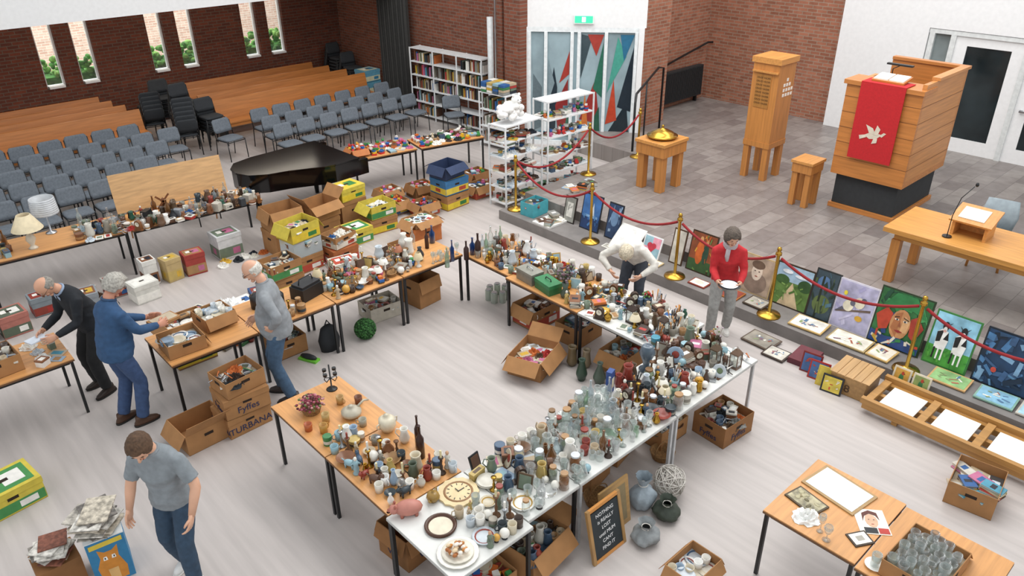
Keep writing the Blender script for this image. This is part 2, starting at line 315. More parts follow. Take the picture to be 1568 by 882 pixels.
def plate(b,x,y,z,r,c=None,s=None,m=None):
    a=s or r.uniform(.07,.11);mm=m or mat(r.choice(c or WH),.25)
    b.lathe([(.0001,0),(a*.6,0),(a,.018),(a*.97,.022),(a*.62,.006),(.0001,.006)],x,y,z,mm,18)
    if not m: b.lathe([(a*.66,.0085),(a*.78,.0145)],x,y,z+.0006,mat(r.choice(['#3c5a7a','#8c3a2e','#b8903e','#6a7a5a']),.3),18,cap=False)
def plates(b,x,y,z,r):
    s=r.uniform(.07,.1);m=mat(r.choice(WH),.25)
    for i in range(r.randint(2,7)): plate(b,x+r.uniform(-.003,.003),y,z+i*.009,r,s=s,m=m)
def standplate(b,x,y,z,r):
    T0=b.T;b.T=T0@TR(x,y,z+.005,r.uniform(-2.2,-.6),D(72));a=r.uniform(.07,.1)
    b.T=b.T@Matrix.Translation((0,a,0));m=mat(r.choice(WH),.25);b.lathe([(.0001,0),(a*.6,0),(a,.015),(.97*a,.018),(a*.6,.006),(.0001,.006)],0,0,0,m,18);b.ell(0,0,.006,a*.45,a*.45,.003,mat(r.choice(['#3c5a7a','#8c3a2e','#6a7a5a']),.4),12,4);b.T=T0
    b.box(x,y,z,.08,.06,.008,mat('#5a3a20'))
def teapot(b,x,y,z,r,c=None):
    m=mat(r.choice(c or CER),.25);a=.06
    b.lathe([(.0001,0),(a*.6,0),(a,a*.7),(a*.8,a*1.3),(a*.35,a*1.5),(a*.12,a*1.55),(a*.16,a*1.75),(.0001,a*1.85)],x,y,z,m,12)
    t=r.uniform(0,6.28);c0,s0=math.cos(t),math.sin(t)
    b.tube([(x+c0*o,y+s0*o,z+k) for o,k in ((a*.8,a*.5),(a*1.3,a*.8),(a*1.7,a*1.4))],[.014,.01,.007],m,6)
    b.tube([(x-c0*o,y-s0*o,z+k) for o,k in ((a*.8,a*1.2),(a*1.5,a*1.2),(a*1.5,a*.5),(a*.9,a*.35))],.006,m,5)
def jug(b,x,y,z,r,c=None,m=None):
    h=r.uniform(.14,.22);a=h*.33;m=m or mat(r.choice(c or CER),.3)
    b.lathe([(.0001,0),(a*.7,0),(a,h*.3),(a*.6,h*.75),(a*.75,h),(a*.65,h),(a*.5,h*.75),(.0001,h*.3)],x,y,z,m,12)
    t=r.uniform(0,6.28);c0,s0=math.cos(t),math.sin(t)
    b.tube([(x+c0*o*a,y+s0*o*a,z+k*h) for o,k in ((.6,.9),(1.3,.95),(1.6,.65),(.95,.35))],.006,m,5)
def figurine(b,x,y,z,r,c=None):
    m=mat(r.choice(c or CER),.4);h=r.uniform(.1,.2);q=h/.2
    b.lathe([(.0001,0),(.035*q,0),(.035*q,.012*q),(.022*q,.03*q),(.03*q,.06*q),(.02*q,.1*q),(.03*q,.13*q),(.012*q,.155*q),(.0001,.16*q)],x,y,z,m,10)
    b.ell(x,y,z+.175*q,.018*q,.018*q,.024*q,mat(r.choice(['#c9a080','#e2dfd6','#3a2a22']),.4),8,6)
    t=r.uniform(0,6.28);c0,s0=math.cos(t)*q,math.sin(t)*q
    for k in (-1,1): b.tube([(x+k*c0*.025,y+k*s0*.025,z+.13*q),(x+k*c0*.045-s0*.01,y+k*s0*.045+c0*.01,z+.1*q),(x+k*c0*.02-s0*.03,y+k*s0*.02+c0*.03,z+.09*q)],.007*q,m,5)
def animal(b,x,y,z,r,c=None):
    m=mat(r.choice(c or CER),.4);q=r.uniform(.8,1.4);T0=b.T;b.T=T0@TR(x,y,z,r.uniform(0,6.28))@Matrix.Scale(q,4)
    b.ell(0,0,.045,.05,.026,.026,m,10,6);b.ell(.05,0,.075,.022,.018,.02,m,8,6);b.tube([(.03,0,.05),(.05,0,.075)],[.018,.014],m,6)
    for sx in (-.03,.03):
        for sy in (-.014,.014): b.tube([(sx,sy,0),(sx,sy,.04)],[.006,.009],m,5)
    b.tube([(-.045,0,.05),(-.07,0,.065)],[.006,.003],m,5)
    for sy in (-.01,.01): b.ell(.043,sy,.096,.006,.004,.01,m,6,4)
    b.T=T0
def candle(b,x,y,z,r):
    m=r.choice([BRASS,STEEL,mat('#3a2a22',.4),mat('#6b4a30',.5)]);h=r.uniform(.1,.24)
    b.lathe([(.0001,0),(.04,0),(.035,.012),(.01,.03),(.014,h*.4),(.008,h*.5),(.012,h*.8),(.025,h*.85),(.025,h*.9),(.0001,h*.9)],x,y,z,m,10)
    if r.random()<.6:b.cyl(x,y,z+h*.9,.01,r.uniform(.05,.12),mat(r.choice(['#e2dfd6','#8c3a2e','#d8cca0']),.5),8)
def lantern(b,x,y,z,r):
    m=mat(r.choice(DRK),.4);w=.1;h=.17
    b.box(x,y,z,w,w,.015,m);b.box(x,y,z+h,w,w,.012,m);b.box(x,y,z+h+.012,w,w,.05,m,0,.3)
    for i in (-1,1):
        for j in (-1,1): b.box(x+i*w*.45,y+j*w*.45,z+.015,.008,.008,h-.015,m)
    b.box(x,y,z+.015,w*.8,w*.8,h-.02,GLS[0]);b.cyl(x,y,z+.016,.025,.07,mat('#e2dccc',.6),8)
    b.tube([(x-.02,y,z+h+.06),(x,y,z+h+.09),(x+.02,y,z+h+.06)],.003,m,5)
def tin(b,x,y,z,r,c=None):
    w,d,h=r.uniform(.06,.15),r.uniform(.05,.11),r.uniform(.03,.11);rz=r.uniform(0,3);m=mat(r.choice(c or BRT+CER),.5)
    b.box(x,y,z,w,d,h*.8,m,rz);b.box(x,y,z+h*.8,w+.006,d+.006,h*.2,mat(r.choice(c or CER),.5),rz);b.box(x,y,z+h,w*.6,d*.6,.001,mat(r.choice(WH+DRK),.5),rz)
def rtin(b,x,y,z,r):
    a=r.uniform(.03,.06);h=r.uniform(.04,.11);m=mat(r.choice(BRT+CER),.35,.2)
    b.lathe([(.0001,0),(a,0),(a,h*.75),(a*1.04,h*.75),(a*1.04,h),(a*.9,h*1.03),(.0001,h*1.03)],x,y,z,m,14,sm=False);b.lathe([(a*1.003,h*.2),(a*1.005,h*.55)],x,y,z,mat(r.choice(CER),.5),14,cap=False)
def mlamp(b,x,y,z,r):
    h=r.uniform(.14,.22);b.lathe([(.0001,0),(.045,0),(.03,.02),(.012,.04),(.025,h*.35),(.008,h*.6),(.0001,h*.62)],x,y,z,r.choice([BRASS,mat('#e2dfd6',.3)]),10);b.lathe([(.07,h*.55),(.035,h),(.033,h),(.067,h*.55)],x,y,z,mat(r.choice(['#d8ccb0','#c8b894','#e2dfd6','#a86c50']),.7),14,cap=False)
def globe(b,x,y,z,r):
    a=r.uniform(.03,.055);b.lathe([(.0001,0),(a*.6,0),(a*.5,.012),(.0001,.014)],x,y,z,mat(r.choice(DRK),.4),10);b.ell(x,y,z+.012+a,a,a,a,r.choice([GLS[0],mat('#8fb0ba',.2),mat('#c99a44',.3),mat('#e2dfd6',.2)]),12,8)
def cjar(b,x,y,z,r):
    m=mat(r.choice(CER),.4);b.lathe([(.0001,0),(.04,0),(.045,.1),(.04,.1),(.036,.01),(.0001,.01)],x,y,z,m,12)
    for i in range(7):
        a=r.uniform(0,6.28);b.tube([(x,y,z+.02),(x+.03*math.cos(a),y+.03*math.sin(a),z+.12),(x+.05*math.cos(a),y+.05*math.sin(a),z+r.uniform(.17,.23))],[.003,.004,.009],r.choice([STEEL,OAKZ,BLK]),5)
def tray(b,x,y,z,r):
    T0=b.T;b.T=T0@TR(x,y,z,r.uniform(0,3));m=r.choice([STEEL,mat('#8a5a34',.4),mat('#b8b2a4',.4)]);b.box(0,0,0,.24,.15,.006,m)
    for s_ in (-1,1): b.box(0,s_*.075,.006,.24,.006,.014,m);b.box(s_*.12,0,.006,.006,.138,.014,m)
    for i in range(3): mug(b,-.07+.07*i,r.uniform(-.02,.02),.007,r,WH) if r.random()<.5 else tumbler(b,-.07+.07*i,0,.007,r)
    b.T=T0
def mclock(b,x,y,z,r):
    T0=b.T;b.T=T0@TR(x,y,z,r.uniform(-2.4,-.2));m=mat(r.choice(['#5a3820','#7a4e2c','#3a2a20']),.35);b.box(0,0,0,.14,.06,.02,m);P=[(-.05,.02),(.05,.02)]+[(.05*math.cos(a),.11+.05*math.sin(a)) for a in [i*.45 for i in range(8)]]
    n=len(P);b.add([(p[0],-.025,p[1]) for p in P]+[(p[0],.025,p[1]) for p in P],[tuple(range(n)),tuple(range(2*n-1,n-1,-1))]+[(i,n+i,n+(i+1)%n,(i+1)%n) for i in range(n)],m)
    b.poly([(.036*math.cos(a),-.027,.1+.036*math.sin(a)) for a in [i*.524 for i in range(12)]],mat('#e6e0cc',.4));b.box(0,-.028,.1,.004,.001,.028,BLK);b.box(.01,-.028,.098,.02,.001,.004,BLK);b.T=T0
def openbook(b,x,y,z,r):
    T0=b.T;b.T=T0@TR(x,y,z,r.uniform(0,6));m=mat('#e0dac8',.8)
    for s_ in (-1,1):
        b.add([(0,-.1,.004),(s_*.05,-.1,.02),(s_*.13,-.1,.006),(0,.1,.004),(s_*.05,.1,.02),(s_*.13,.1,.006)],[(0,1,4,3),(1,2,5,4)],m);b.box(s_*.07,.02,.0135,.07,.09,.003,mat(r.choice(BRT+CER),.6))
    b.box(0,0,0,.27,.21,.003,mat(r.choice(DRK),.6));b.T=T0
def vtwig(b,x,y,z,r):
    vase(b,x,y,z,r,h=.12)
    for i in range(10):
        a=r.uniform(0,6.28);q=r.uniform(.02,.08);zz=z+r.uniform(.17,.28);b.tube([(x,y,z+.1),(x+q*.5*math.cos(a),y+q*.5*math.sin(a),zz*.5+(z+.1)*.5),(x+q*math.cos(a),y+q*math.sin(a),zz)],.0018,mat('#5c5a38'),4);b.ell(x+q*math.cos(a),y+q*math.sin(a),zz,.011,.011,.01,mat(r.choice(['#8a3a3a','#c9a860','#6a7a44','#b8a8b0']),.8),6,4)
def books(b,x,y,z,r,c=None):
    rz=r.uniform(0,3);zz=z
    for i in range(r.randint(1,4)):
        w,d,h=r.uniform(.11,.15),r.uniform(.16,.21),r.uniform(.012,.03);q=rz+r.uniform(-.15,.15);m=mat(r.choice(c or BRT+CER+DRK),.5)
        b.box(x,y,zz,w,d,.002,m,q);b.box(x,y,zz+.002,w-.008,d-.008,h-.004,mat('#dcd6c6',.8),q);b.box(x,y,zz+h-.002,w,d,.002,m,q);b.box(x,y,zz+h,w*.6,d*.25,.0008,mat(r.choice(WH+BRT),.5),q)
        cx,sx=math.cos(q),math.sin(q);b.box(x-cx*w*.5,y-sx*w*.5,zz,.003,d,h,m,q);zz+=h+.001
def cloth(b,x,y,z,r,c=None,s=None):
    m=mat(r.choice(c or BRT+WH+DRK),.9);a=s or r.uniform(.06,.11);n=22;vs=[(x,y,z+a*.4)];fs=[];K=8
    sd=r.uniform(0,100)
    for j in range(1,K+1):
        for i in range(n):
            t=2*math.pi*i/n;q=mnoise.noise(Vector((math.cos(t)*2.4+sd,math.sin(t)*2.4,j*.6)));rr=a*j/K*(1+.35*q)
            vs.append((x+rr*math.cos(t),y+rr*math.sin(t),z+max(.002,a*.5*(1-(j/K)**2)*(1+1.3*q))))
    for i in range(n): fs.append((0,1+i,1+(i+1)%n))
    for j in range(K-1):
        for i in range(n): k=(i+1)%n;fs.append((1+j*n+i,1+(j+1)*n+i,1+(j+1)*n+k,1+j*n+k))
    b.add(vs,fs,m,False)
def paper(b,x,y,z,r,c=None):
    rz=r.uniform(0,3);w,d,h=r.uniform(.1,.18),r.uniform(.1,.15),r.uniform(.004,.02);b.box(x,y,z,w,d,h,mat(r.choice(c or WH+['#b8a890']),.7),rz);b.box(x,y,z+h,w*.7,d*.5,.001,mat(r.choice(BRT+CER),.7),rz)
def frame(b,x,y,z,r):
    T0=b.T;b.T=T0@TR(x,y,z,r.uniform(-2.2,.2),-.3);w,h=r.uniform(.1,.15),r.uniform(.12,.17);m=mat(r.choice(DRK+['#b8903e','#c8c2b4']),.4)
    b.box(0,.012,0,w,.012,h,m);b.box(0,.004,.015,w-.03,.006,h-.03,mat(r.choice(CER),.5));b.tube([(0,.015,h*.7),(0,.012+.06,.02)],.003,m,4);b.T=T0
def basket(b,x,y,z,r,s=None):
    a=s or r.uniform(.07,.11);m=mat('#8e6a40',.8,var=.4,scale=60)
    b.lathe([(.0001,0),(a*.8,0),(a,a*.7),(a*.94,a*.7),(a*.75,.01),(.0001,.01)],x,y,z,m,14)
    for k in range(5): b.tube([(x+a*(.82+.045*k)*math.cos(t*.45),y+a*(.82+.045*k)*math.sin(t*.45),z+a*.14*(k+.5)) for t in range(14)],.006,m,5,closed=True)
    b.tube([(x+a*math.cos(t),y,z+a*.68+a*.9*math.sin(t)) for t in [i*math.pi/8 for i in range(9)]],.006,m,5)
def tools(b,x,y,z,r):
    for i in range(r.randint(3,6)):
        t=r.uniform(0,3.14);l=r.uniform(.05,.12);X,Y=x+r.uniform(-.03,.03),y+r.uniform(-.03,.03);m=r.choice([STEEL,STEEL,mat(r.choice(BRT+DRK),.5)]);zz=z+.01+i*.012
        b.tube([(X-l*math.cos(t),Y-l*math.sin(t),zz),(X,Y,zz+.003),(X+l*.6*math.cos(t),Y+l*.6*math.sin(t),zz)],[.005,.006,.011],m,6)
def gadget(b,x,y,z,r):
    rz=r.uniform(0,3);w,d,h=r.uniform(.1,.2),r.uniform(.08,.15),r.uniform(.05,.16);m=mat(r.choice(['#1f2225','#dad8d2','#8a8f94','#3a3f44','#b9b4a8']),.4)
    T0=b.T;b.T=T0@TR(x,y,z,rz);b.box(0,0,.006,w,d,h-.006,m,0,.92);b.cyl(-w*.2,-d*.46,h*.5,.012,.01,STEEL,8);b.box(w*.15,-d*.48,h*.35,w*.35,.006,h*.3,mat('#30363a',.2))
    for i in (-1,1): b.box(i*w*.35,0,0,.02,d*.8,.006,BLK)
    b.tube([(w*.4,d*.4,.02),(w*.6,d*.6,.008),(w*.5,d*.9,.006),(w*.1,d*.8,.006)],.004,BLK,5);b.T=T0
def toy(b,x,y,z,r):
    m=mat(r.choice(TOY),.4);m2=mat(r.choice(TOY),.4);T0=b.T;b.T=T0@TR(x,y,z,r.uniform(0,6));k=r.randint(0,2)
    if k==0:
        b.box(0,0,.02,.13,.07,.035,m);b.box(-.01,0,.055,.07,.06,.035,m2,0,.8)
        for i in (-.04,.04):
            for j in (-.037,.037): b.ell(i,j,.02,.02,.008,.02,BLK,8,5)
    elif k==1:
        b.ell(0,0,.045,.035,.03,.045,m,10,6);b.ell(0,0,.11,.03,.028,.03,m2,10,6)
        for i in (-1,1): b.ell(i*.022,0,.138,.011,.008,.011,m2,6,5);b.tube([(i*.025,0,.07),(i*.055,.02,.05)],.011,m,6);b.tube([(i*.018,0,.015),(i*.025,.045,.012)],.013,m,6)
    else:
        for i in range(r.randint(2,4)): b.box(r.uniform(-.02,.02),0,i*.035,.1-.02*i,.08-.012*i,.034,mat(r.choice(TOY),.4),i*.4)
    b.T=T0
def wcup(b,x,y,z,r): mug(b,x,y,z,r,WH)
def wvase(b,x,y,z,r): vase(b,x,y,z,r,WH)
def gvase(b,x,y,z,r): vase(b,x,y,z,r,m=r.choice(GLS))
def dvase(b,x,y,z,r): vase(b,x,y,z,r,DRK+['#7e5236','#2f5a4a'])
def brassp(b,x,y,z,r): vase(b,x,y,z,r,m=r.choice([BRASS,STEEL]),h=r.uniform(.08,.14))
RAD={vase:.05,bottle:.038,tumbler:.042,goblet:.04,gbowl:.075,jar:.05,mug:.052,bowl:.075,plate:.09,plates:.085,teapot:.08,jug:.06,figurine:.042,animal:.055,candle:.04,lantern:.065,tin:.065,books:.1,cloth:.09,paper:.075,frame:.065,basket:.1,tools:.07,gadget:.1,toy:.065,wcup:.052,wvase:.05,gvase:.05,dvase:.05,brassp:.04,rtin:.05,mlamp:.055,globe:.045,cjar:.05,tray:.12,standplate:.065,mclock:.065,openbook:.12,vtwig:.055}
def scatter(b,x0,x1,y0,y1,z,kinds,n,seed,dens=.82):
    r=random.Random(seed);P=[]
    for i in range(n):
        k=kinds[r.randrange(len(kinds))];rad=RAD[k]*dens
        for t in range(40):
            x,y=r.uniform(x0+rad*.7,x1-rad*.7),r.uniform(y0+rad*.7,y1-rad*.7)
            if all((x-a)**2+(y-c)**2>(rad+q)**2*.85 for a,c,q in P): P.append((x,y,rad));k(b,x,y,z,r);break
def table_goods(name,x0,x1,y0,y1,kinds,n,seed,z=.741,T=None):
    b=B()
    if T:b.T=T
    scatter(b,x0,x1,y0,y1,z,kinds,n,seed);return b.obj(name)
# ---- near row (south)
table_goods('assorted_white_crockery',2.8,3.22,3.34,3.84,[wcup,tumbler,globe,plate,mug,figurine,candle,rtin],34,1)
table_goods('assorted_kitchenware',3.24,3.85,3.6,4.2,[wcup,tumbler,gbowl,standplate,plates,tin,candle,jar,paper,rtin,frame,globe,openbook,mclock,jug],64,2)
table_goods('assorted_clear_glassware',3.25,4.08,3.39,3.62,[tumbler,gbowl,gvase,jar,goblet,plate,globe,tumbler],34,3)
table_goods('assorted_teaware',3.86,4.15,3.63,4.19,[tumbler,gvase,jar,teapot,wvase,jug,wcup,vtwig],24,43)
table_goods('assorted_glassware',4.16,4.98,3.4,4.19,[tumbler,goblet,gvase,jar,goblet,tumbler,jar,candle,gbowl,mug,tumbler,bottle],150,4)
table_goods('assorted_pottery',5.0,5.8,3.42,4.0,[dvase,mug,jar,wvase,tin,candle,figurine,jug,brassp,rtin,mlamp,cjar,books,frame,bowl,mclock,jar],110,5)
table_goods('assorted_bric_a_brac',5.82,6.7,3.42,4.19,[lantern,dvase,mug,tin,frame,candle,bowl,tools,paper,vase,rtin,standplate,tray,globe,books,mclock,vtwig,animal],110,6)
# ---- west row
table_goods('assorted_ornaments',2.48,2.98,4.28,5.1,[wcup,figurine,animal,mug,plate,bowl,wvase,vase,candle,standplate,wcup,globe,rtin,jug,brassp],80,7)
table_goods('assorted_teapots',2.98,3.21,4.24,4.52,[wcup,figurine,candle,rtin],8,47)
table_goods('assorted_candle_holders',2.5,2.85,5.12,5.45,[mug,candle,wvase,rtin,figurine],12,8)
# ---- east row
table_goods('assorted_silverware',6.15,6.9,6.65,7.3,[frame,tin,brassp,candle,mug,plates,wvase,books,rtin,cjar,mclock,paper],60,9)
table_goods('assorted_boxes_and_books',6.4,6.92,5.75,6.64,[books,tin,cloth,jug,paper,frame,mug,paper,tray,brassp,openbook,vtwig],60,10)
table_goods('assorted_trinkets',6.1,6.92,4.95,5.72,[paper,cloth,mug,tin,figurine,brassp,tools,books,rtin,tray,paper,openbook,mclock,tools],86,12)
table_goods('assorted_household_goods',6.1,6.92,4.22,4.94,[paper,tools,tin,mug,bowl,tools,books,vase,lantern,rtin,cjar,mlamp,paper,tray,dvase,animal,mclock],96,13)
# ---- north row
table_goods('assorted_bottles',5.6,6.08,7.72,7.8,[tumbler,goblet],10,14)
table_goods('assorted_tall_glassware',6.15,6.9,7.32,7.5,[gvase,tumbler,goblet,jug,tumbler],16,34)
table_goods('assorted_christmas_ornaments',4.1,5.5,7.75,8.45,[figurine,candle,wvase,mug,jar,toy,animal,bowl,rtin,mlamp,globe,basket,frame,vtwig,books],110,15)
table_goods('assorted_bags_and_lanterns',3.15,3.72,7.76,8.0,[jar,mug,candle,tin,rtin],16,16)
# ---- far left table
TF=TR(3.1,12.2,0,D(-5))
table_goods('assorted_electrical_goods',-.78,0,-.42,.3,[gadget,tin,tools,mug,paper,cloth,bottle,rtin,jug],60,17,T=TF)
table_goods('assorted_tools_and_shoes',0,1.95,-.5,.2,[gadget,cloth,tin,dvase,tools,mug,figurine,cloth,bottle,jug,mclock,rtin,wvase],120,18,T=TF)
table_goods('assorted_hardware',-.8,1.0,12.05,12.75,[gadget,tin,mug,bottle,cloth,candle],50,19)
table_goods('assorted_bottles_and_jars',1.2,1.52,12.1,12.7,[tin,mug,bottle,rtin,candle],14,59)
TT=TR(7.96,12.5,0,D(-10));table_goods('assorted_soft_toys',-.3,.62,-.3,.3,[toy,toy,tin,cloth,books],56,20,T=TT)
TT=TR(9.39,12.2,0,D(-12));table_goods('assorted_toys',-.68,.68,-.3,.3,[toy,tin,books,toy,cloth,animal],80,21,T=TT)
table_goods('assorted_leaflets',.9,1.22,8.65,9.3,[paper,cloth,paper,tin],10,22)
# ------------------------------------------------------------------ cardboard boxes
def carton(b,w,d,h,m,flaps=(50,50,50,50),band=None,hole=True,fill=None,seed=0,txt=None,lid=False):
    t=.006;b.box(0,0,0,w,d,t,m);b.box(0,-d/2+t/2,0,w,t,h,m);b.box(0,d/2-t/2,0,w,t,h,m);b.box(-w/2+t/2,0,0,t,d-2*t,h,m);b.box(w/2-t/2,0,0,t,d-2*t,h,m)
    if hole:
        for sx in (-1,1): b.box(sx*(w/2+.0005),0,h*.62,.002,.1,.035,mat('#2a1c12',.9))
        for sy in (-1,1): b.box(0,sy*(d/2+.0005),h*.62,.1,.002,.035,mat('#2a1c12',.9))
    if band:
        for sy in (-1,1):
            b.box(0,sy*(d/2+.001),h*.08,w*.98,.003,h*.42,mat(band[0],.6));b.box(w*.22,sy*(d/2+.002),h*.16,w*.3,.004,h*.26,mat(band[1],.6))
        for sx in (-1,1):
            b.box(sx*(w/2+.001),0,h*.08,.003,d*.98,h*.42,mat(band[0],.6));b.box(sx*(w/2+.002),0,h*.18,.004,d*.3,h*.24,mat(band[1],.6))
    if txt:
        b.text(txt,min(.11,w*.22),TR(0,-d/2-.003,h*.2,0,D(90)),mat('#1f2a50',.6));b.text(txt,min(.1,w*.2),TR(-w/2-.003,0,h*.2,D(-90),D(90)),mat('#1f2a50',.6))
    if lid:
        b.box(0,0,h,w+.01,d+.01,.008,m);b.box(0,0,h-.06,w+.012,d+.012,.059,m)
        if band:
            b.box(0,0,h+.008,w*.86,d*.8,.002,mat(band[0],.6));b.box(w*.16,0,h+.010,w*.34,d*.5,.002,mat(band[1],.6));b.box(-w*.2,d*.05,h+.010,w*.2,d*.3,.002,mat('#e8e4dc',.6))
            b.box(0,0,h+.012,w*.2,d*.12,.001,mat('#2a1c12',.9))
    elif flaps:
        f=[((0,-d/2,h),0,w,d*.4),((w/2,0,h),90,d,w*.35),((0,d/2,h),180,w,d*.4),((-w/2,0,h),270,d,w*.35)]
        for (p,rz,ww,l),a in zip(f,flaps):
            if a is None: continue
            T0=b.T;b.T=T0@TR(p[0],p[1],p[2],D(rz))@Matrix.Rotation(D(a),4,'X');b.box(0,-l/2,-.002,ww*.98,l,.004,m);b.T=T0
    if fill: scatter(b,-w/2+.02,w/2-.02,-d/2+.02,d/2-.02,h*.55,fill,40,seed,.62);b.box(0,0,h*.5,w-.02,d-.02,h*.05,mat('#a89a84',.9))
SEED=[100]
def cbox(x,y,z=0,w=.5,d=.4,h=.24,rz=0,name='cardboard_box',m=None,**k):
    SEED[0]+=1;b=B();carton(b,w,d,h,m or CARD,seed=SEED[0],**k);return b.obj(name,(x,y,z),D(rz))
YG=('#d8bc34','#357a3c');GW=('#43884a','#e6e3dc');BW=('#34608f','#d8be44');RW=('#b04632','#e6e3dc');YEL=mat('#c9b644',.7)
F0=[books,paper,cloth,mug,tin]
cbox(.2,7.62,0,.55,.42,.26,8,name='banana_box',m=YEL,band=GW,lid=True)
cbox(2.02,7.3,0,.5,.45,.25,3,flaps=(-60,60,None,55))
cbox(2.47,7.22,0,.5,.4,.24,2,name='banana_box',txt='TURBANA',lid=True);cbox(2.49,7.2,.25,.5,.4,.24,-3,name='banana_box',txt='Fyffes',lid=True)
cbox(2.5,7.22,.5,.46,.38,.2,5,name='box_of_cutlery',flaps=None,fill=[tools,cloth,paper])
cbox(2.25,8.0,.741,.42,.38,.17,-2,name='box_of_crockery',flaps=(None,70,None,None),fill=[plates,plate])
cbox(2.75,8.27,.741,.38,.36,.18,4,name='box_of_crockery',flaps=(60,None,60,None),fill=[plates,wcup])
cbox(2.6,8.95,.3,.5,.42,.28,0,name='box_of_kitchenware',fill=[plates,mug,tin]);cbox(2.6,8.95,0,.5,.4,.29,0,name='banana_box',lid=True,band=YG)
cbox(.55,8.95,.741,.5,.42,.2,5,name='box_of_household_goods',flaps=None,fill=[cloth,paper,mug,paper])
cbox(.02,9.0,.741,.45,.4,.22,0,name='box_of_household_goods',flaps=None,fill=[cloth,paper])
cbox(4.95,10.3,0,.52,.42,.26,5,name='banana_box',m=CARD,band=RW,lid=True)
b=B();PB=glass('#d4dde0',.55);carton(b,.5,.4,.26,PB,hole=False,flaps=None,fill=[tin,cloth,books]);b.obj('plastic_storage_box',(4.97,10.3,.27),D(4))
cbox(4.95,10.3,.54,.52,.42,.26,8,name='banana_box',band=YG,m=YEL,flaps=(None,60,None,60),fill=[paper,cloth])
cbox(4.38,9.85,0,.5,.4,.26,0,name='banana_box',band=YG,lid=True);cbox(4.36,9.83,.27,.5,.4,.24,4,name='box_of_household_goods',band=GW,fill=[cloth,paper,tin],flaps=None)
cbox(5.1,11.12,0,.55,.45,.4,3,lid=True);cbox(5.1,11.12,.41,.55,.45,.35,-3,flaps=(60,None,None,70))
cbox(5.8,11.2,0,.55,.45,.35,0,lid=True);cbox(5.8,11.2,.36,.6,.45,.28,8,flaps=(40,-50,30,-60))
cbox(6.1,10.6,0,.5,.4,.26,2,name='banana_box',m=YEL,band=GW,lid=True)
cbox(5.54,10.15,0,.46,.4,.25,2,name='banana_box',band=RW,m=mat('#a86236',.7),lid=True);cbox(5.56,10.17,.26,.44,.36,.2,12,name='banana_box',m=CARD,band=('#dcd6c8','#b04632'),flaps=None,fill=[paper,cloth])
cbox(5.3,9.65,0,.38,.3,.24,-10,name='banana_box',m=mat('#cfcabc',.7),band=RW,lid=True)
cbox(6.7,10.75,0,.52,.42,.26,-5,name='banana_box',m=CARD,band=YG,lid=True);cbox(6.7,10.75,.27,.5,.4,.24,0,name='banana_box',m=YEL,band=GW,flaps=(None,50,None,50),fill=[paper,cloth])
cbox(6.45,11.3,0,.5,.4,.5,0,lid=True);cbox(6.45,11.3,.51,.5,.4,.22,6,name='banana_box',m=YEL,band=YG,lid=True)
cbox(6.95,9.85,0,.55,.42,.3,-3,name='banana_box',m=mat('#b86a34',.7),txt='B6',lid=True);cbox(6.95,9.85,.31,.5,.38,.1,3,flaps=(30,40,None,40),fill=[paper])
cbox(6.3,9.5,0,.35,.28,.26,0,flaps=(50,50,None,None));cbox(7.3,11.2,0,.5,.4,.25,0,name='box_of_toys',band=BW,flaps=(60,60,60,60),fill=[toy,cloth])
cbox(8.3,10.75,0,.55,.45,.27,5,name='banana_box',band=YG,lid=True);cbox(8.3,10.75,.29,.55,.45,.27,2,name='banana_box',m=mat('#3a719f',.7),band=('#d8be44','#b04632'),lid=True)
cbox(8.28,10.78,.58,.5,.42,.24,8,name='book_carton',m=mat('#2b3a5a',.7),hole=False,flaps=(40,50,30,60))
for i,(x,y) in enumerate(((7.6,11.75),(8.2,11.55),(8.8,11.3),(7.7,10.75),(9.0,10.75),(9.45,11.35))):
    cbox(x,y,0,.42,.36,.24,R.uniform(-8,8),name='box_of_toys',m=R.choice([CARD,CARD2]),band=R.choice([None,None,RW]),flaps=(60,60,60,60),fill=[toy,cloth,books,tin])
cbox(7.5,12.55,.741,.34,.32,.14,-10,name='box_of_toys',m=mat('#b8703c',.7),flaps=(50,50,50,50),fill=[toy])
cbox(5.62,5.75,0,.55,.45,.27,20,flaps=(50,-40,60,40),fill=[paper,books,cloth])
cbox(6.45,6.55,0,.5,.42,.3,0,band=RW,flaps=(None,60,None,60),fill=F0);cbox(6.55,5.85,0,.5,.4,.28,4,fill=F0,flaps=None);cbox(6.45,5.0,0,.5,.4,.28,4,fill=F0,flaps=(50,None,None,50))
cbox(6.25,3.42,0,.5,.42,.26,-4,name='box_of_cables',txt='Fyffes',flaps=(None,None,None,None),fill=[cloth,mug,tools,tin],m=CARD2)
cbox(5.7,3.85,0,.46,.38,.24,0,name='box_of_crockery',flaps=None,fill=[bowl,plates,wcup]);cbox(4.6,3.95,0,.4,.36,.26,12,name='box_of_baskets',flaps=None,fill=[basket]);cbox(5.1,4.0,0,.38,.3,.26,12,flaps=None,fill=F0)
cbox(3.5,3.6,0,.52,.45,.27,8,name='box_of_kitchenware',fill=[toy,bowl,tools,mug,vase],flaps=(50,-20,None,60));cbox(2.9,3.6,0,.45,.42,.25,0,name='box_of_kitchenware',fill=[toy,bowl,plates],flaps=None)
cbox(2.75,4.4,0,.42,.4,.36,5,m=CARD2,txt='VNI',flaps=(70,70,70,70))
cbox(5.0,8.2,0,.5,.38,.22,-5,m=mat('#b9b2a4',.8),flaps=None,fill=F0);cbox(5.65,8.15,0,.4,.45,.42,6,m=CARD,flaps=(75,None,None,None));cbox(3.55,8.25,0,.45,.35,.25,0,flaps=None,fill=F0)
cbox(7.15,1.15,0,.5,.42,.26,8,name='box_of_books',fill=[books,books,paper],flaps=None,txt='')
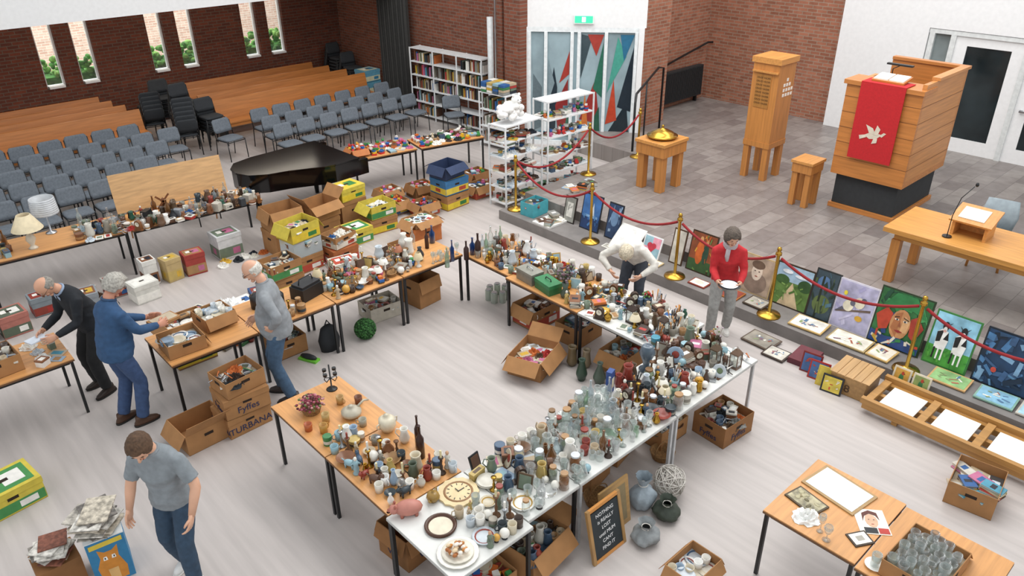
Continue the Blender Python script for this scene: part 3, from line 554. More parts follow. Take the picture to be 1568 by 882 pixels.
cbox(5.05,.95,.741,.55,.42,.16,-2,name='box_of_glasses',fill=[tumbler,tumbler],flaps=(None,50,None,None))
b=B();carton(b,.45,.4,.24,wood('#a88252'),hole=False,flaps=None,lid=True)
for i in range(5): b.box(0,-.19+.095*i,.2485,.455,.085,.006,wood('#b89262'))
b.text('8',.14,TR(-.232,0,.05,D(-90),D(90)),mat('#4a3320'));b.obj('wooden_crate',(8.08,2.8,0),D(2))
for x,y,w_,d_,h_,cc,rz in ((2.75,11.0,.35,.3,.28,'#d0cec6',5),(3.0,11.45,.2,.22,.4,'#dcdad4',0),(3.3,11.35,.24,.22,.36,'#b8a070',8),(3.65,11.35,.3,.25,.34,'#9c3a32',-5),(2.5,11.45,.3,.3,.25,'#a9a49c',0),(4.3,11.6,.4,.35,.4,'#cfcfcf',0),(3.6,9.5,.26,.26,.24,'#dcdad4',6),(3.95,9.7,.3,.25,.2,'#34507a',-12),(3.3,9.3,.3,.3,.25,'#b8925c',0),(1.1,11.3,.35,.35,.3,'#a86a5e',4),(.7,11.2,.3,.3,.35,'#cfcfcf',0),(1.55,11.6,.3,.25,.28,'#808a90',0),(3.0,9.7,.3,.25,.22,'#d0ccc0',20),(2.05,11.2,.26,.3,.3,'#8a8f94',-8)):
    b=B();carton(b,w_,d_,h_,mat(cc,.7),hole=False,lid=True,band=(R.choice(WH+CER),R.choice(BRT)));b.obj('appliance_carton',(x,y,0),D(rz))
b=B();scatter(b,3.95,5.0,11.15,11.4,0,[cloth],8,31);scatter(b,1.8,2.3,11.5,11.9,0,[cloth,tin],12,32);b.obj('pile_of_shoes')
b=B();cloth(b,0,0,0,R,['#f0f0ee'],.26);b.obj('white_plastic_bag',(3.3,9.3,.26))
b=B();scatter(b,2.95,3.9,8.75,9.1,0,[books,tin,cloth,jug,toy],26,33);b.obj('assorted_floor_goods')
# ------------------------------------------------------------------ display board, lamps
b=B();b.T=TR(3.95,12.55,.745,D(-7),-.22);b.box(0,0,0,1.75,.02,.62,wood('#c9a070','x'));b.tube([(-.7,.02,.5),(-.7,.5,-.5)],.012,OAK,6);b.tube([(.7,.02,.5),(.7,.5,-.5)],.012,OAK,6);b.obj('hardboard_panel')
b=B();wm=mat('#7a4a2c',.5);b.lathe([(.0001,0),(.06,0),(.035,.16),(.045,.18),(.0001,.23)],0,0,0,wm,8)
for k in range(4): b.T=TR(-.02,-.06,.18)@Matrix.Rotation(D(45+90*k),4,'Y');b.box(0,0,0,.03,.004,.15,wm)
b.T=Matrix();b.obj('model_windmill',(3.7,12.3,.741))
def lamp(x,y,z,sh,kind):
    b=B()
    if kind: b.lathe([(.0001,0),(.07,0),(.05,.02),(.025,.05),(.07,.14),(.05,.2),(.012,.24),(.012,.4),(.0001,.4)],0,0,0,mat('#cfc6b4',.3),14);b.lathe([(.21,.3),(.09,.52),(.085,.52),(.205,.3)],0,0,0,sh,20,cap=False)
    else:
        b.lathe([(.0001,0),(.08,0),(.075,.015),(.012,.03),(.012,.4),(.0001,.4)],0,0,0,STEEL,14);b.lathe([(.19,.32),(.17,.56),(.165,.56),(.185,.32)],0,0,0,sh,20,cap=False)
        for k in range(8): b.tube([((.192-.0025*k)*math.cos(a),(.192-.0025*k)*math.sin(a),.33+.03*k) for a in [i*.314 for i in range(20)]],.0025,STEEL,4,closed=True)
    b.obj('table_lamp',(x,y,z))
lamp(2.1,12.62,.741,mat('#c9cccf',.7),0);lamp(1.75,12.2,.741,mat('#dccdac',.7),1);lamp(.95,12.6,.741,mat('#e8e2d0',.7),1)
# ------------------------------------------------------------------ featured items
def one(name,fn,x,y,z=.741,seed=4,**k):
    b=B();fn(b,0,0,0,random.Random(seed),**k);return b.obj(name,(x,y,z))
b=B();plate(b,0,0,0,R,s=.17,m=mat('#ece8de',.25));plate(b,0,0,.012,R,s=.13,m=mat('#d8d2c2',.3))
rs=random.Random(5)
for i in range(26): b.ell(rs.uniform(-.08,.08),rs.uniform(-.08,.08),.03+rs.uniform(0,.035),rs.uniform(.015,.03),rs.uniform(.012,.02),.015,mat(rs.choice(['#efe8dc','#c98a4a','#a8652f','#e2c9a4']),.4),8,5)
b.obj('shell_plate',(2.6,3.5,.741))
b=B();clk=mat('#d8c294',.4);P=[]
for i in range(28):
    a=2*math.pi*i/28;rr=.17*(1+.07*(i%2));P.append((rr*math.cos(a),rr*math.sin(a)))
b.prism(P,0,.02,clk);b.lathe([(.11,.0205),(.12,.028),(.13,.0205)],0,0,0,mat('#8a6238',.4),24,cap=False)
for k in range(12): a=D(30*k);b.box(.092*math.cos(a),.092*math.sin(a),.0205,.022,.006,.003,BLK,a)
b.box(.03,0,.0205,.07,.008,.004,BLK);b.box(0,.02,.025,.006,.05,.004,BLK);b.obj('wall_clock',(3.03,4.02,.742))
b=B();b.lathe([(.1,.0105),(.11,.02),(.125,.03),(.135,.02),(.13,0)],0,0,0,mat('#4a2a18',.35),28,cap=False);b.cyl(0,0,0,.125,.01,mat('#d8cfb8',.4),24);b.obj('round_mirror_frame',(2.68,3.82,.742))
b=B();b.ell(0,0,.065,.12,.075,.065,mat('#b97a6c',.5),14,8);b.ell(.12,0,.07,.045,.045,.042,mat('#b97a6c',.5),10,6);b.cyl(.165,0,.05,.018,.0,mat('#a86454',.5),8);b.ell(.165,0,.068,.012,.02,.016,mat('#a05e50',.5),8,5)
for i in (-1,1):
    b.ell(.11,i*.03,.115,.012,.012,.02,mat('#a86454',.5),6,5)
    for j in (-.06,.06): b.tube([(j,i*.04,0),(j,i*.04,.04)],.016,mat('#a86454',.5),6)
b.obj('piggy_bank',(2.58,4.12,.741),D(150))
for x,y in ((3.08,4.62),(3.15,4.75)):
    b=B();bottle(b,0,0,0,R,m=mat('#3a2420',.25),h=.36);b.obj('dark_ceramic_bottle',(x,y,.741))
one('embroidered_coffee_pot',jug,3.1,4.9,seed=3,c=['#e2dfd6']);one('brass_kettle',teapot,2.82,4.1,seed=3,c=['#9a7a3c'])
b=B()
for k in range(7):
    a=D(k*51);b.tube([(0,0,.02),(.1*math.cos(a),.1*math.sin(a),.12),(.16*math.cos(a),.16*math.sin(a),.1)],.003,mat('#5a6a3a'),4)
for i in range(140):
    a=rs.uniform(0,6.28);q=rs.uniform(0,.14);b.ell(q*math.cos(a),q*math.sin(a),.1+.09*(1-q/.14)+rs.uniform(-.02,.02),.015,.015,.012,mat(rs.choice(['#8a3a4a','#a85a6a','#5a2a30','#6a7a4a','#c08a8a']),.8),6,4)
basket(b,0,0,0,rs,.1);b.obj('dried_flower_arrangement',(2.7,5.92,.741))
b=B();b.lathe([(.0001,0),(.06,0),(.1,.04),(.1,.07),(.05,.1),(.02,.11),(.025,.13),(.0001,.135)],0,0,0,mat('#b9b2a0',.4),18);b.tube([(.07,0,.08),(.15,0,.12),(.2,0,.1)],.012,mat('#b9b2a0',.4),8);b.obj('ceramic_teapot',(2.95,5.58,.741))
b=B();b.lathe([(.0001,0),(.06,0),(.05,.01),(.008,.02),(.008,.3),(.0001,.3)],0,0,0,BLK,12)
for k in range(4):
    a=D(90*k+20);b.tube([(0,0,.14),(.06*math.cos(a),.06*math.sin(a),.12),(.09*math.cos(a),.09*math.sin(a),.17),(.07*math.cos(a),.07*math.sin(a),.2)],.005,BLK,5);b.cyl(.07*math.cos(a),.07*math.sin(a),.2,.022,.025,BLK,10)
b.obj('wrought_iron_candelabra',(3.05,6.12,.741))
b=B();b.lathe([(.0001,0),(.05,0),(.085,.07),(.08,.14),(.05,.16),(.02,.17),(.025,.19),(.0001,.2)],0,0,0,mat('#d8cfb8',.3),16)
for s_ in (-1,1): b.tube([(s_*.08,0,.12),(s_*.115,0,.11),(s_*.11,0,.07),(s_*.08,0,.06)],.007,mat('#d8cfb8',.3),6)
b.obj('soup_tureen',(3.08,5.15,.741))
for i,(x,y,cc) in enumerate(((2.62,5.55,'#b88a40'),(2.53,5.68,'#b05c30'),(2.72,5.68,'#b89a60'),(2.95,5.38,'#a8a290'),(3.12,5.72,'#7a4a30'),(2.98,5.84,'#b8935c'))):
    one('stoneware_mug',mug,x,y,seed=i,c=[cc])
b=B();b.box(0,0,0,.32,.2,.09,mat('#2c6a42',.4));b.box(0,0,.09,.33,.21,.05,mat('#2f7a4c',.4));b.tube([(-.06,0,.14),(-.05,0,.17),(.05,0,.17),(.06,0,.14)],.007,BLK,6);b.obj('green_toolbox',(6.22,6.1,.741),D(80))
b=B();b.box(0,0,0,.32,.2,.13,mat('#8a8a82',.4,.5));b.box(0,0,.13,.33,.21,.03,mat('#9a9a90',.4,.5));b.tube([(-.06,0,.16),(-.05,0,.19),(.05,0,.19),(.06,0,.16)],.007,STEEL,6);b.obj('metal_cash_box',(6.24,6.46,.741),D(85))
b=B();cbx=mat('#2d4a86',.5);b.box(0,0,0,.09,.06,.26,cbx);b.box(-.0,-.031,.06,.06,.002,.12,mat('#d8d0b8'));b.obj('tall_tin',(5.1,4.1,.741),.3)
b=B();b.lathe([(.0001,0),(.07,0),(.08,.02),(.03,.05),(.045,.12),(.085,.22),(.06,.3),(.05,.31),(.0001,.3)],0,0,0,glass('#6a7a88',.6),16);b.obj('blue_glass_vase',(5.68,4.09,.741))
for x,y,sd in ((5.24,4.1,1),(5.36,4.08,2),(5.48,4.11,3)): one('pottery_jug',jug,x,y,seed=sd,c=DRK+['#8c3a2e'])
b=B();vm=mat('#4c5b4f',.35);b.lathe([(.0001,0),(.05,0),(.065,.05),(.03,.12),(.045,.2),(.0001,.2)],0,0,0,vm,12)
for i in range(60):
    a=rs.uniform(0,6.28);q=rs.uniform(.02,.14);z0=rs.uniform(.25,.42);b.tube([(0,0,.18),(q*.5*math.cos(a),q*.5*math.sin(a),z0*.8),(q*math.cos(a),q*math.sin(a),z0)],.002,vm,4);b.ell(q*math.cos(a),q*math.sin(a),z0,.018,.018,.014,mat(rs.choice(['#7a6a72','#5a6a4a','#8a7a80','#6a4a52']),.8),6,4)
b.obj('artificial_flower_vase',(6.24,5.82,.741))
b=B();b.lathe([(.0001,0),(.04,0),(.055,.08),(.0001,.08)],0,0,0,mat('#7a5030'),12)
for i in range(40): a=rs.uniform(0,6.28);q=rs.uniform(0,.07);b.ell(q*math.cos(a),q*math.sin(a),.1+rs.uniform(0,.07),.014,.014,.012,mat(rs.choice(['#b83a3a','#4a7a3a','#6a8a4a']),.8),6,4)
b.obj('potted_flower',(6.85,5.0,.741))
b=B();b.box(0,0,0,.34,.24,.17,mat('#1e1f21',.5));b.box(0,0,.17,.3,.2,.03,mat('#232427',.5));b.tube([(-.12,0,.19),(-.1,0,.27),(.1,0,.27),(.12,0,.19)],.008,BLK,6);b.obj('black_handbag',(3.9,8.12,.741),D(15))
for x,y in ((3.3,8.28),(3.5,8.12)):
    b=B();b.lathe([(.0001,0),(.08,0),(.08,.17),(.05,.19),(.0001,.2)],0,0,0,mat('#24262a',.4),14);b.tube([(-.07,0,.17),(0,0,.26),(.07,0,.17)],.006,STEEL,5);b.obj('storm_lantern',(x,y,.741))
for i,(x,y,hh,cc) in enumerate(((5.56,8.2,.24,'#e2dfd6'),(5.56,7.95,.2,'#3a3a3c'),(5.6,8.38,.26,'#e2dfd6'))):
    b=B();vase(b,0,0,0,rs,[cc],h=hh);b.obj('ceramic_vase',(x,y,.741))
for i in range(13):
    b=B();bottle(b,0,0,0,rs,m=rs.choice([glass('#274a86',.5),GLS[1],GLS[0],GLS[5],GLS[3],glass('#6a7a3a',.5),mat('#3a2420')]),h=rs.uniform(.24,.4));b.obj('tall_glass_bottle',(5.7+(i%7)*.17,(8.3 if i<3 else 7.95 if i<7 else 7.62)-.1*(i%2)-(.0 if i%7<3 else .38 if i<7 else .03),.741))
b=B()
for k in range(34):
    M=Matrix.Rotation(rs.uniform(0,3.14),4,'X')@Matrix.Rotation(rs.uniform(0,3.14),4,'Y');b.T=M;q=rs.uniform(.13,.165);b.tube([(q*math.cos(a),q*math.sin(a),rs.uniform(-.01,.01)) for a in [i*.314 for i in range(20)]],.005,mat('#cfcac2',.6),4,closed=True)
b.T=Matrix();b.obj('wicker_ball',(5.02,3.22,.165))
b=B();b.ell(0,0,.13,.13,.13,.13,mat('#2f5a2c',.9),14,10)
for i in range(500):
    v=Vector((rs.gauss(0,1),rs.gauss(0,1),rs.gauss(0,1))).normalized()*.135;b.ell(v.x,v.y,max(.012,v.z+.13),.016,.016,.012,mat(rs.choice(['#2f5a2c','#3f7238','#244a22']),.9),5,4)
b.obj('topiary_ball',(4.5,7.82,0))
# tied sacks of material
def sack(name,x,y,hh,ra,cc,seed,tie=True):
    b=B();m=mat(cc,.6,var=.2,bump=.6);n=28;K=12;vs=[];fs=[]
    for j in range(K+1):
        t=j/K;rr=ra*(math.sin(min(1,t*1.25+.12)*math.pi)**.55 if t<.72 else .28+.5*(t-.72)/.28) if t<.72 else ra*(.3+1.1*(t-.72))
        for i in range(n):
            a=2*math.pi*i/n;q=mnoise.noise(Vector((math.cos(a)*2.2+seed,math.sin(a)*2.2,t*3)))+.5*mnoise.noise(Vector((math.cos(a)*6+seed,math.sin(a)*6,t*5)));r2=rr*(1+.22*q);vs.append((r2*math.cos(a),r2*math.sin(a),t*hh))
    for j in range(K):
        for i in range(n): k=(i+1)%n;fs.append((j*n+i,j*n+k,(j+1)*n+k,(j+1)*n+i))
    fs.append(tuple(range(n-1,-1,-1)));b.add(vs,fs,m,True)
    if tie: b.tube([(ra*.33*math.cos(a),ra*.33*math.sin(a),hh*.72) for a in [i*.52 for i in range(12)]],.006,mat('#d8d4cc'),5,closed=True)
    b.obj(name,(x,y,0))
sack('crumpled_plastic_bag',4.38,3.0,.22,.13,'#8f9496',1);sack('drawstring_bag',4.7,3.3,.38,.13,'#97a3ac',5);sack('green_fabric_bag',4.76,3.05,.22,.13,'#3a4238',9)
b=B();b.T=TR(4.02,3.12,0,D(0),-.22);b.box(0,0,.03,.365,.02,.48,mat('#2c3336',.7))
for q in (-.2,.2): b.box(q,-.003,0,.035,.03,.56,wood('#a88252','z'))
b.box(0,-.003,.53,.365,.03,.03,OAK);b.box(0,-.003,.0,.365,.03,.03,OAK)
for i,t in enumerate(('NOTHING','is REALLY','LOST','until MUM','CANT','FIND IT')): b.text(t,.05,TR(0,-.012,.44-i*.07,0,D(90)),WHT)
b.obj('chalkboard')
b=B();b.T=TR(4.28,3.26,0,0,-.15);b.box(0,0,0,.4,.02,.52,wood('#b08c5a','x'));b.box(0,-.012,.06,.3,.004,.4,mat('#8a7a5a'));b.obj('wooden_tray')
for x,y,s_ in ((4.42,3.62,.14),(5.42,3.6,.13)): one('wicker_basket',basket,x,y,0,s=s_)
for x,y,cc,hh in ((5.95,4.95,'#4c5a4f',.3),(6.1,5.3,'#8a7a62',.26),(5.85,4.6,'#5a4a3a',.25),(6.0,5.45,'#6a5a40',.28),(5.85,5.15,'#33483a',.3)):
    b=B();vase(b,0,0,0,rs,[cc],h=hh);b.obj('floor_vase',(x,y,0))
b=B()
for i in range(7):
    a=i*.9;b.cyl(.14*math.cos(a),.14*math.sin(a),0,.05,.16,glass('#cfd8cc',.45),12);b.cyl(.14*math.cos(a),.14*math.sin(a),.16,.04,.015,STEEL,10)
b.obj('glass_storage_jars',(6.5,7.4,0))
b=B();bag=mat('#23262a',.8);b.lathe([(.0001,0),(.13,0),(.15,.15),(.1,.32),(.04,.36),(.0001,.35)],0,0,0,bag,14,1,.7);b.tube([(-.06,0,.32),(0,0,.43),(.06,0,.32)],.01,bag,6);b.obj('dark_backpack',(4.0,7.9,0))
b=B();b.box(0,0,0,.1,.27,.03,mat('#6fbf3a'));b.ell(0,0,.05,.04,.13,.04,mat('#22252a'),10,6);b.obj('green_sole_shoe',(3.66,7.85,0),.4)
# ------------------------------------------------------------------ near right tables
b=B();b.box(0,0,0,.36,.5,.012,mat('#a8895c',.5));b.box(0,0,.012,.31,.45,.003,mat('#eeeeec',.4,var=.02));b.obj('white_framed_board',(5.43,1.8,.741),D(-8))
b=B();b.box(0,0,0,.2,.3,.014,mat('#4a3c28'));b.box(0,0,.014,.17,.27,.002,mat('#9c9478',.5,var=.6,scale=20))
for i in range(9): b.ell(rs.uniform(-.06,.06),rs.uniform(-.1,.1),.016,rs.uniform(.01,.03),rs.uniform(.01,.03),.006,mat(rs.choice(['#b0a888','#857a5a','#6a6248'])),8,4)
b.obj('embossed_picture',(5.1,1.92,.741),D(-12))
one('crumpled_white_cloth',cloth,4.93,1.83,c=['#efefec'],s=.11)
b=B();b.box(0,0,0,.24,.28,.004,mat('#efe8dc'));b.prism([(.05*math.cos(i*.52),.075*math.sin(i*.52)+.01) for i in range(12)],.004,.006,mat('#d2ab8e'));b.prism([(-.07,.0),(-.06,.09),(0,.125),(.06,.1),(.065,.02),(.045,.07),(0,.09),(-.045,.06)],.006,.008,mat('#5a2a20'))
b.box(.02,.02,.006,.01,.005,.002,BLK);b.box(-.02,.02,.006,.01,.005,.002,BLK);b.box(0,-.03,.006,.02,.005,.002,mat('#a8403a'));b.box(.07,-.1,.0045,.08,.06,.002,mat('#b83a30'));b.box(-.03,-.1,.0045,.1,.06,.002,mat('#22252a'));b.obj('portrait_print',(5.27,1.44,.741),D(-50))
b=B();b.box(0,0,0,.17,.14,.01,mat('#3a2c20'));b.box(0,0,.01,.14,.11,.003,mat('#eeeae0'));b.box(0,0,.013,.06,.05,.001,mat('#a8a49a'));b.obj('small_picture_frame',(5.02,1.42,.741),D(-30))
for x,y in ((4.87,1.68),(4.82,1.6)):
    b=B();goblet(b,0,0,0,rs,m=GLS[0]);b.obj('wine_glass',(x,y,.741))
b=B();plate(b,0,0,0,rs,s=.075,m=mat('#efeeea'));tumbler(b,0,0,.01,rs);b.obj('saucer_and_glass',(4.84,1.22,.741))
b=B();WD=wood('#b08248','y');b.T=TR(7.98,.93,0,0)
for xx in (-.27,-.0,.27): b.bb(xx-.03,xx+.03,-3.0,1.6,.06,.13,WD)
for i in range(8):
    yy=1.57-i*.56;b.bb(-.27,.27,yy-.05,yy+.03,.131,.17,WD);b.bb(-.2,.22,yy-.48,yy-.11,.131,.15,mat('#efece2',.5,var=.02))
for xx in (-.3,.32): b.bb(xx-.02,xx+.04,-3.0,1.62,.131,.2,WD)
for yy in (1.2,-.2,-1.6): b.bb(-.28,-.2,yy,yy+.06,0,.06,WD);b.bb(.2,.28,yy,yy+.06,0,.06,WD)
b.obj('wooden_bench_panel')
# ------------------------------------------------------------------ paintings
def painting(name,y,w,h,fr,base,shapes,x=8.98,z=.17,lean=12,flat=False,rz=0,fw=.02):
    b=B();T=TR(x,y,z,D(-90+rz))@(Matrix.Rotation(D(-lean),4,'X') if not flat else Matrix.Rotation(D(-88),4,'X'))
    b.T=T;b.box(0,.0,0,w,.018,h,mat(fr,.4));b.box(0,-.010,fw,w-2*fw,.004,h-2*fw,mat(base,.5,var=.3,scale=7))
    W=w-2*fw;Hh=h-2*fw;k=0
    for s in shapes:
        k+=1;yy=-.0125-k*.0005;X=lambda u:(u-.5)*W;Z=lambda v:fw+v*Hh
        if s[0]=='e': P=[(X(s[1]+s[3]*math.cos(a)),yy,Z(s[2]+s[4]*math.sin(a))) for a in [-i*.3927 for i in range(16)]]
        elif s[0]=='r': P=[(X(s[1]),yy,Z(s[2])),(X(s[3]),yy,Z(s[2])),(X(s[3]),yy,Z(s[4])),(X(s[1]),yy,Z(s[4]))]
        else: P=[(X(p[0]),yy,Z(p[1])) for p in s[1]]
        P=[(min(W/2,max(-W/2,p[0])),p[1],min(fw+Hh,max(fw,p[2]))) for p in P]
        b.poly(P,mat(s[-1],.5,var=.22,scale=9))
    return b.obj(name)
def E(*a):return ('e',*a)
def Rr(*a):return ('r',*a)
def Pl(*a):return ('p',*a)
def strokes(seed,n,cols,x0=0,x1=1,z0=0,z1=1,s=.12):
    r=random.Random(seed);o=[]
    for i in range(n):
        cx,cz,a,l,t=r.uniform(x0,x1),r.uniform(z0,z1),r.uniform(0,3.14),r.uniform(.4,1)*s,r.uniform(.1,.35)*s;c_,s_=math.cos(a),math.sin(a)
        o.append(Pl([(cx-c_*l+s_*t,cz-s_*l-c_*t),(cx+c_*l+s_*t,cz+s_*l-c_*t),(cx+c_*l-s_*t,cz+s_*l+c_*t),(cx-c_*l-s_*t,cz-s_*l+c_*t)],r.choice(cols)))
    return o
painting('framed_drawing',8.35,.26,.46,'#2a2420','#8f8f88',[Rr(.2,.2,.8,.8,'#d8d6ce')]+strokes(31,6,['#8a8a84'],.3,.7,.3,.7,.1))
painting('seascape_painting',7.88,.42,.62,'#20242c','#3a6aa4',[Rr(0,0,1,.35,'#1f3a66'),Rr(.1,.35,.9,.42,'#7aa4cc'),Pl([(.5,.42),(.6,.8),(.7,.42)],'#c9d4dc')]+strokes(1,10,['#2c5a94','#4a80b8'],0,1,0,.4))
painting('ship_painting',7.38,.3,.6,'#20242c','#2b4468',[E(.5,.6,.3,.25,'#6c8cb0')]+strokes(2,8,['#3a5a84','#8aa4c0']))
painting('white_paper_sheet',6.98,.5,.48,'#d8d6d0','#ecebe6',[],x=8.72,lean=50)
painting('heart_picture',6.5,.34,.36,'#efefef','#9fc4d0',[Rr(.5,.5,1,1,'#e8a0b0'),Rr(0,0,.5,.5,'#e8a0b0'),E(.38,.58,.16,.14,'#c83a4a'),E(.62,.58,.16,.14,'#c83a4a'),Pl([(.22,.55),(.78,.55),(.5,.2)],'#c83a4a')],lean=20,x=8.85)
painting('framed_mirror',6.1,.24,.55,'#4a3424','#c9c4b8',[])
painting('abstract_figure_painting',5.68,.45,.62,'#3a2a1c','#8a4a2c',[Rr(0,.0,1,.3,'#3a5a34'),E(.4,.5,.16,.32,'#c8642c'),E(.65,.5,.12,.28,'#2c4a3a'),E(.4,.86,.07,.07,'#d8a06a'),E(.65,.82,.06,.06,'#c89060')]+strokes(3,14,['#d8a83a','#c8642c','#4a2a1c','#6a8a4a'],0,1,0,1,.08))
painting('yellow_framed_picture',5.28,.25,.5,'#d8a83a','#a83a2c',[E(.5,.5,.3,.3,'#3a4a2c')]+strokes(4,8,['#c8642c','#2a3a20']))
painting('sepia_portrait',4.76,.5,.56,'#b8a078','#b09a86',[E(.5,.3,.4,.3,'#8a7668'),E(.5,.6,.18,.24,'#dccab8'),E(.5,.8,.22,.12,'#6a5444'),E(.43,.62,.03,.015,'#4a3a30'),E(.57,.62,.03,.015,'#4a3a30'),E(.5,.48,.05,.015,'#a0584a')])
painting('landscape_painting',4.22,.55,.6,'#3a2e24','#5a7a3c',[Rr(0,.6,1,1,'#9db8cc'),Pl([(.2,0),(.5,.6),(.8,0)],'#c9b490'),E(.2,.62,.2,.12,'#3a5a2c'),E(.85,.6,.2,.15,'#2f4f28')]+strokes(5,16,['#6a8a44','#4a6a30','#7a9a54'],0,1,0,.55,.09)+[E(.3,.85,.15,.05,'#e0e6ea'),E(.7,.8,.18,.04,'#d8e0e6')])
painting('forest_painting',3.78,.34,.68,'#2a3030','#3a4a52',[E(.5,.3,.4,.2,'#5a6a3c'),E(.4,.75,.3,.15,'#54749a'),Rr(.3,0,.4,.9,'#1f2a20')]+strokes(6,14,['#2a3a2c','#4a6a7a','#5a6a3c'],0,1,0,1,.14))
painting('bird_painting',3.36,.52,.66,'#d0cdd8','#b3b0cc',strokes(7,8,['#a4a0c4','#c4c0d8'],0,1,0,1,.2)+[Pl([(.05,.3),(.95,.5),(.95,.55),(.05,.34)],'#6a5a50'),E(.35,.5,.14,.12,'#e8e0c8'),E(.62,.62,.14,.12,'#e0d8c0'),E(.45,.58,.07,.06,'#6a6a78'),E(.72,.7,.07,.05,'#5a5a68'),Pl([(.2,.45),(.02,.3),(.26,.4)],'#5a5a68'),E(.7,.3,.1,.06,'#d8a83a'),E(.2,.75,.05,.05,'#d8c83a')])
painting('clown_face_painting',2.78,.64,.74,'#2a3a24','#2f6a3a',strokes(8,30,['#3a8a4a','#1f4a34','#4a9a5a','#28447a','#2f6a3a'],0,1,.35,1,.18)+[Pl([(.05,.62),(.3,.98),(.7,.99),(.98,.66),(.7,.74),(.35,.72)],'#2f7a44'),E(.52,.44,.2,.28,'#c08a5c'),Pl([(.36,.34),(.4,.62),(.52,.68),(.5,.2)],'#a86c44'),Pl([(.55,.3),(.58,.62),(.7,.56),(.68,.32)],'#d8aa7a'),Pl([(.02,.5),(.2,.68),(.34,.6),(.3,.3),(.14,.24)],'#b8442c'),Pl([(.98,.5),(.82,.68),(.7,.6),(.74,.3),(.86,.22)],'#a03a2a'),E(.44,.52,.045,.018,'#e2d8c8'),E(.61,.52,.045,.018,'#e2d8c8'),E(.445,.52,.018,.018,'#1f2a38'),E(.605,.52,.018,.018,'#1f2a38'),Pl([(.38,.56),(.48,.59),(.48,.575),(.39,.545)],'#3a2418'),Pl([(.68,.56),(.56,.59),(.56,.575),(.67,.545)],'#3a2418'),Pl([(.51,.52),(.55,.4),(.49,.4)],'#94583a'),Pl([(.44,.32),(.53,.34),(.62,.32),(.53,.29)],'#8e2a2a'),Pl([(0,0),(1,0),(1,.14),(.6,.2),(.3,.16),(0,.22)],'#28447a')]+strokes(9,16,['#c9a43a','#b8442c','#3a6ab0','#d8d0c0','#2f7a44'],0,1,0,.2,.09))
painting('cow_painting',2.17,.5,.68,'#3a7a3c','#8fc4dc',[Rr(0,0,1,.35,'#4a9a3c')]+strokes(10,14,['#5aaa44','#3a8a34'],0,1,0,.32,.08)+sum([[Pl([(c-.14,.3),(c-.16,.62),(c-.06,.7),(c+.1,.66),(c+.15,.5),(c+.12,.3)],'#f2f0ea'),Pl([(c-.16,.62),(c-.14,.42),(c-.04,.45),(c-.02,.68)],'#1c1c1e'),Pl([(c+.02,.5),(c+.15,.5),(c+.1,.66)],'#1c1c1e'),E(c,.76,.075,.09,'#1c1c1e'),E(c,.7,.045,.05,'#f2f0ea'),E(c,.665,.04,.025,'#d8a8a0'),Pl([(c-.07,.82),(c-.14,.86),(c-.06,.78)],'#1c1c1e'),Pl([(c+.07,.82),(c+.14,.86),(c+.06,.78)],'#1c1c1e'),Rr(c-.13,.1,c-.09,.32,'#1c1c1e'),Rr(c-.03,.1,c+.01,.32,'#f2f0ea'),Rr(c+.08,.1,c+.12,.32,'#f2f0ea')] for c in (.28,.72)],[]))
painting('blue_abstract_painting',1.55,.62,.68,'#14202c','#1c3a5a',strokes(11,40,['#4a7aa8','#3a5a80','#5a8ab0','#14283c','#7aa0c0','#2a4a6a'],0,1,0,1,.18)+[E(.3,.3,.05,.05,'#c84a3a')])
painting('still_life_painting',.85,.62,.7,'#2a1c14','#4a2a1c',strokes(12,12,['#6a3a24','#3a2018'],0,1,.3,1,.2)+[Rr(.2,.1,.38,.6,'#e8e2d4'),Rr(.26,.6,.32,.8,'#e8e2d4'),Rr(.42,.1,.52,.45,'#dcd4c0'),E(.65,.25,.14,.16,'#efe8dc'),E(.85,.2,.1,.12,'#d8c8b0'),Rr(0,0,1,.1,'#6a4a34')])
painting('still_life_painting',.15,.6,.7,'#2a1c14','#3a4a5c',[E(.5,.5,.3,.3,'#8a6a4a')]+strokes(13,14,['#6a7a8a','#a88a5a']))
for i,(x,y,w_,h_,f1,f2,rz) in enumerate([(8.76,6.3,.22,.2,'#c9b48a','#e8e4dc',0),(8.72,5.45,.28,.2,'#8a3a2c','#efe8d8',5),(8.72,4.95,.32,.28,'#a8642c','#8a3a2c',0),(8.76,7.15,.3,.14,'#dcd8d0','#a8a49a',0)]): painting('flat_picture',y,w_,h_,f1,f2,[E(.5,.5,.3,.3,'#d8cfc0')],x=x-.12,z=.18,flat=True,rz=rz*.1)
for x,y,w_,h_,f1,f2,z_ in ((8.2,4.12,.42,.32,'#5a4a3c','#8f887c',.02),(8.05,3.8,.3,.26,'#3a2a20','#c9c4b8',.02),(8.76,4.55,.3,.26,'#4a3c30','#a8a296',.19),(8.74,3.75,.45,.32,'#c9a86a','#efe8dc',.19),(8.74,3.2,.5,.32,'#b09a6a','#e8e0d0',.19),(8.74,2.8,.28,.32,'#c9a86a','#e0d8c8',.19),(8.76,2.0,.42,.3,'#c9a06a','#8fb87a',.19),(8.76,1.5,.4,.3,'#8ab0a0','#8ab8d0',.19),(8.76,1.08,.38,.3,'#c9c4b8','#9fc4d0',.19),(8.76,.3,.4,.3,'#7a8a9a','#4a6a9a',.19)):
    painting('flat_picture',y,w_,h_,f1,f2,strokes(int(y*100),9,['#a8604a','#5a7a9a','#8a9a6a','#efe8dc','#7a5a6a'],.2,.8,.2,.8,.14),x=x-h_/2,z=z_,flat=True,rz=R.uniform(-4,4))
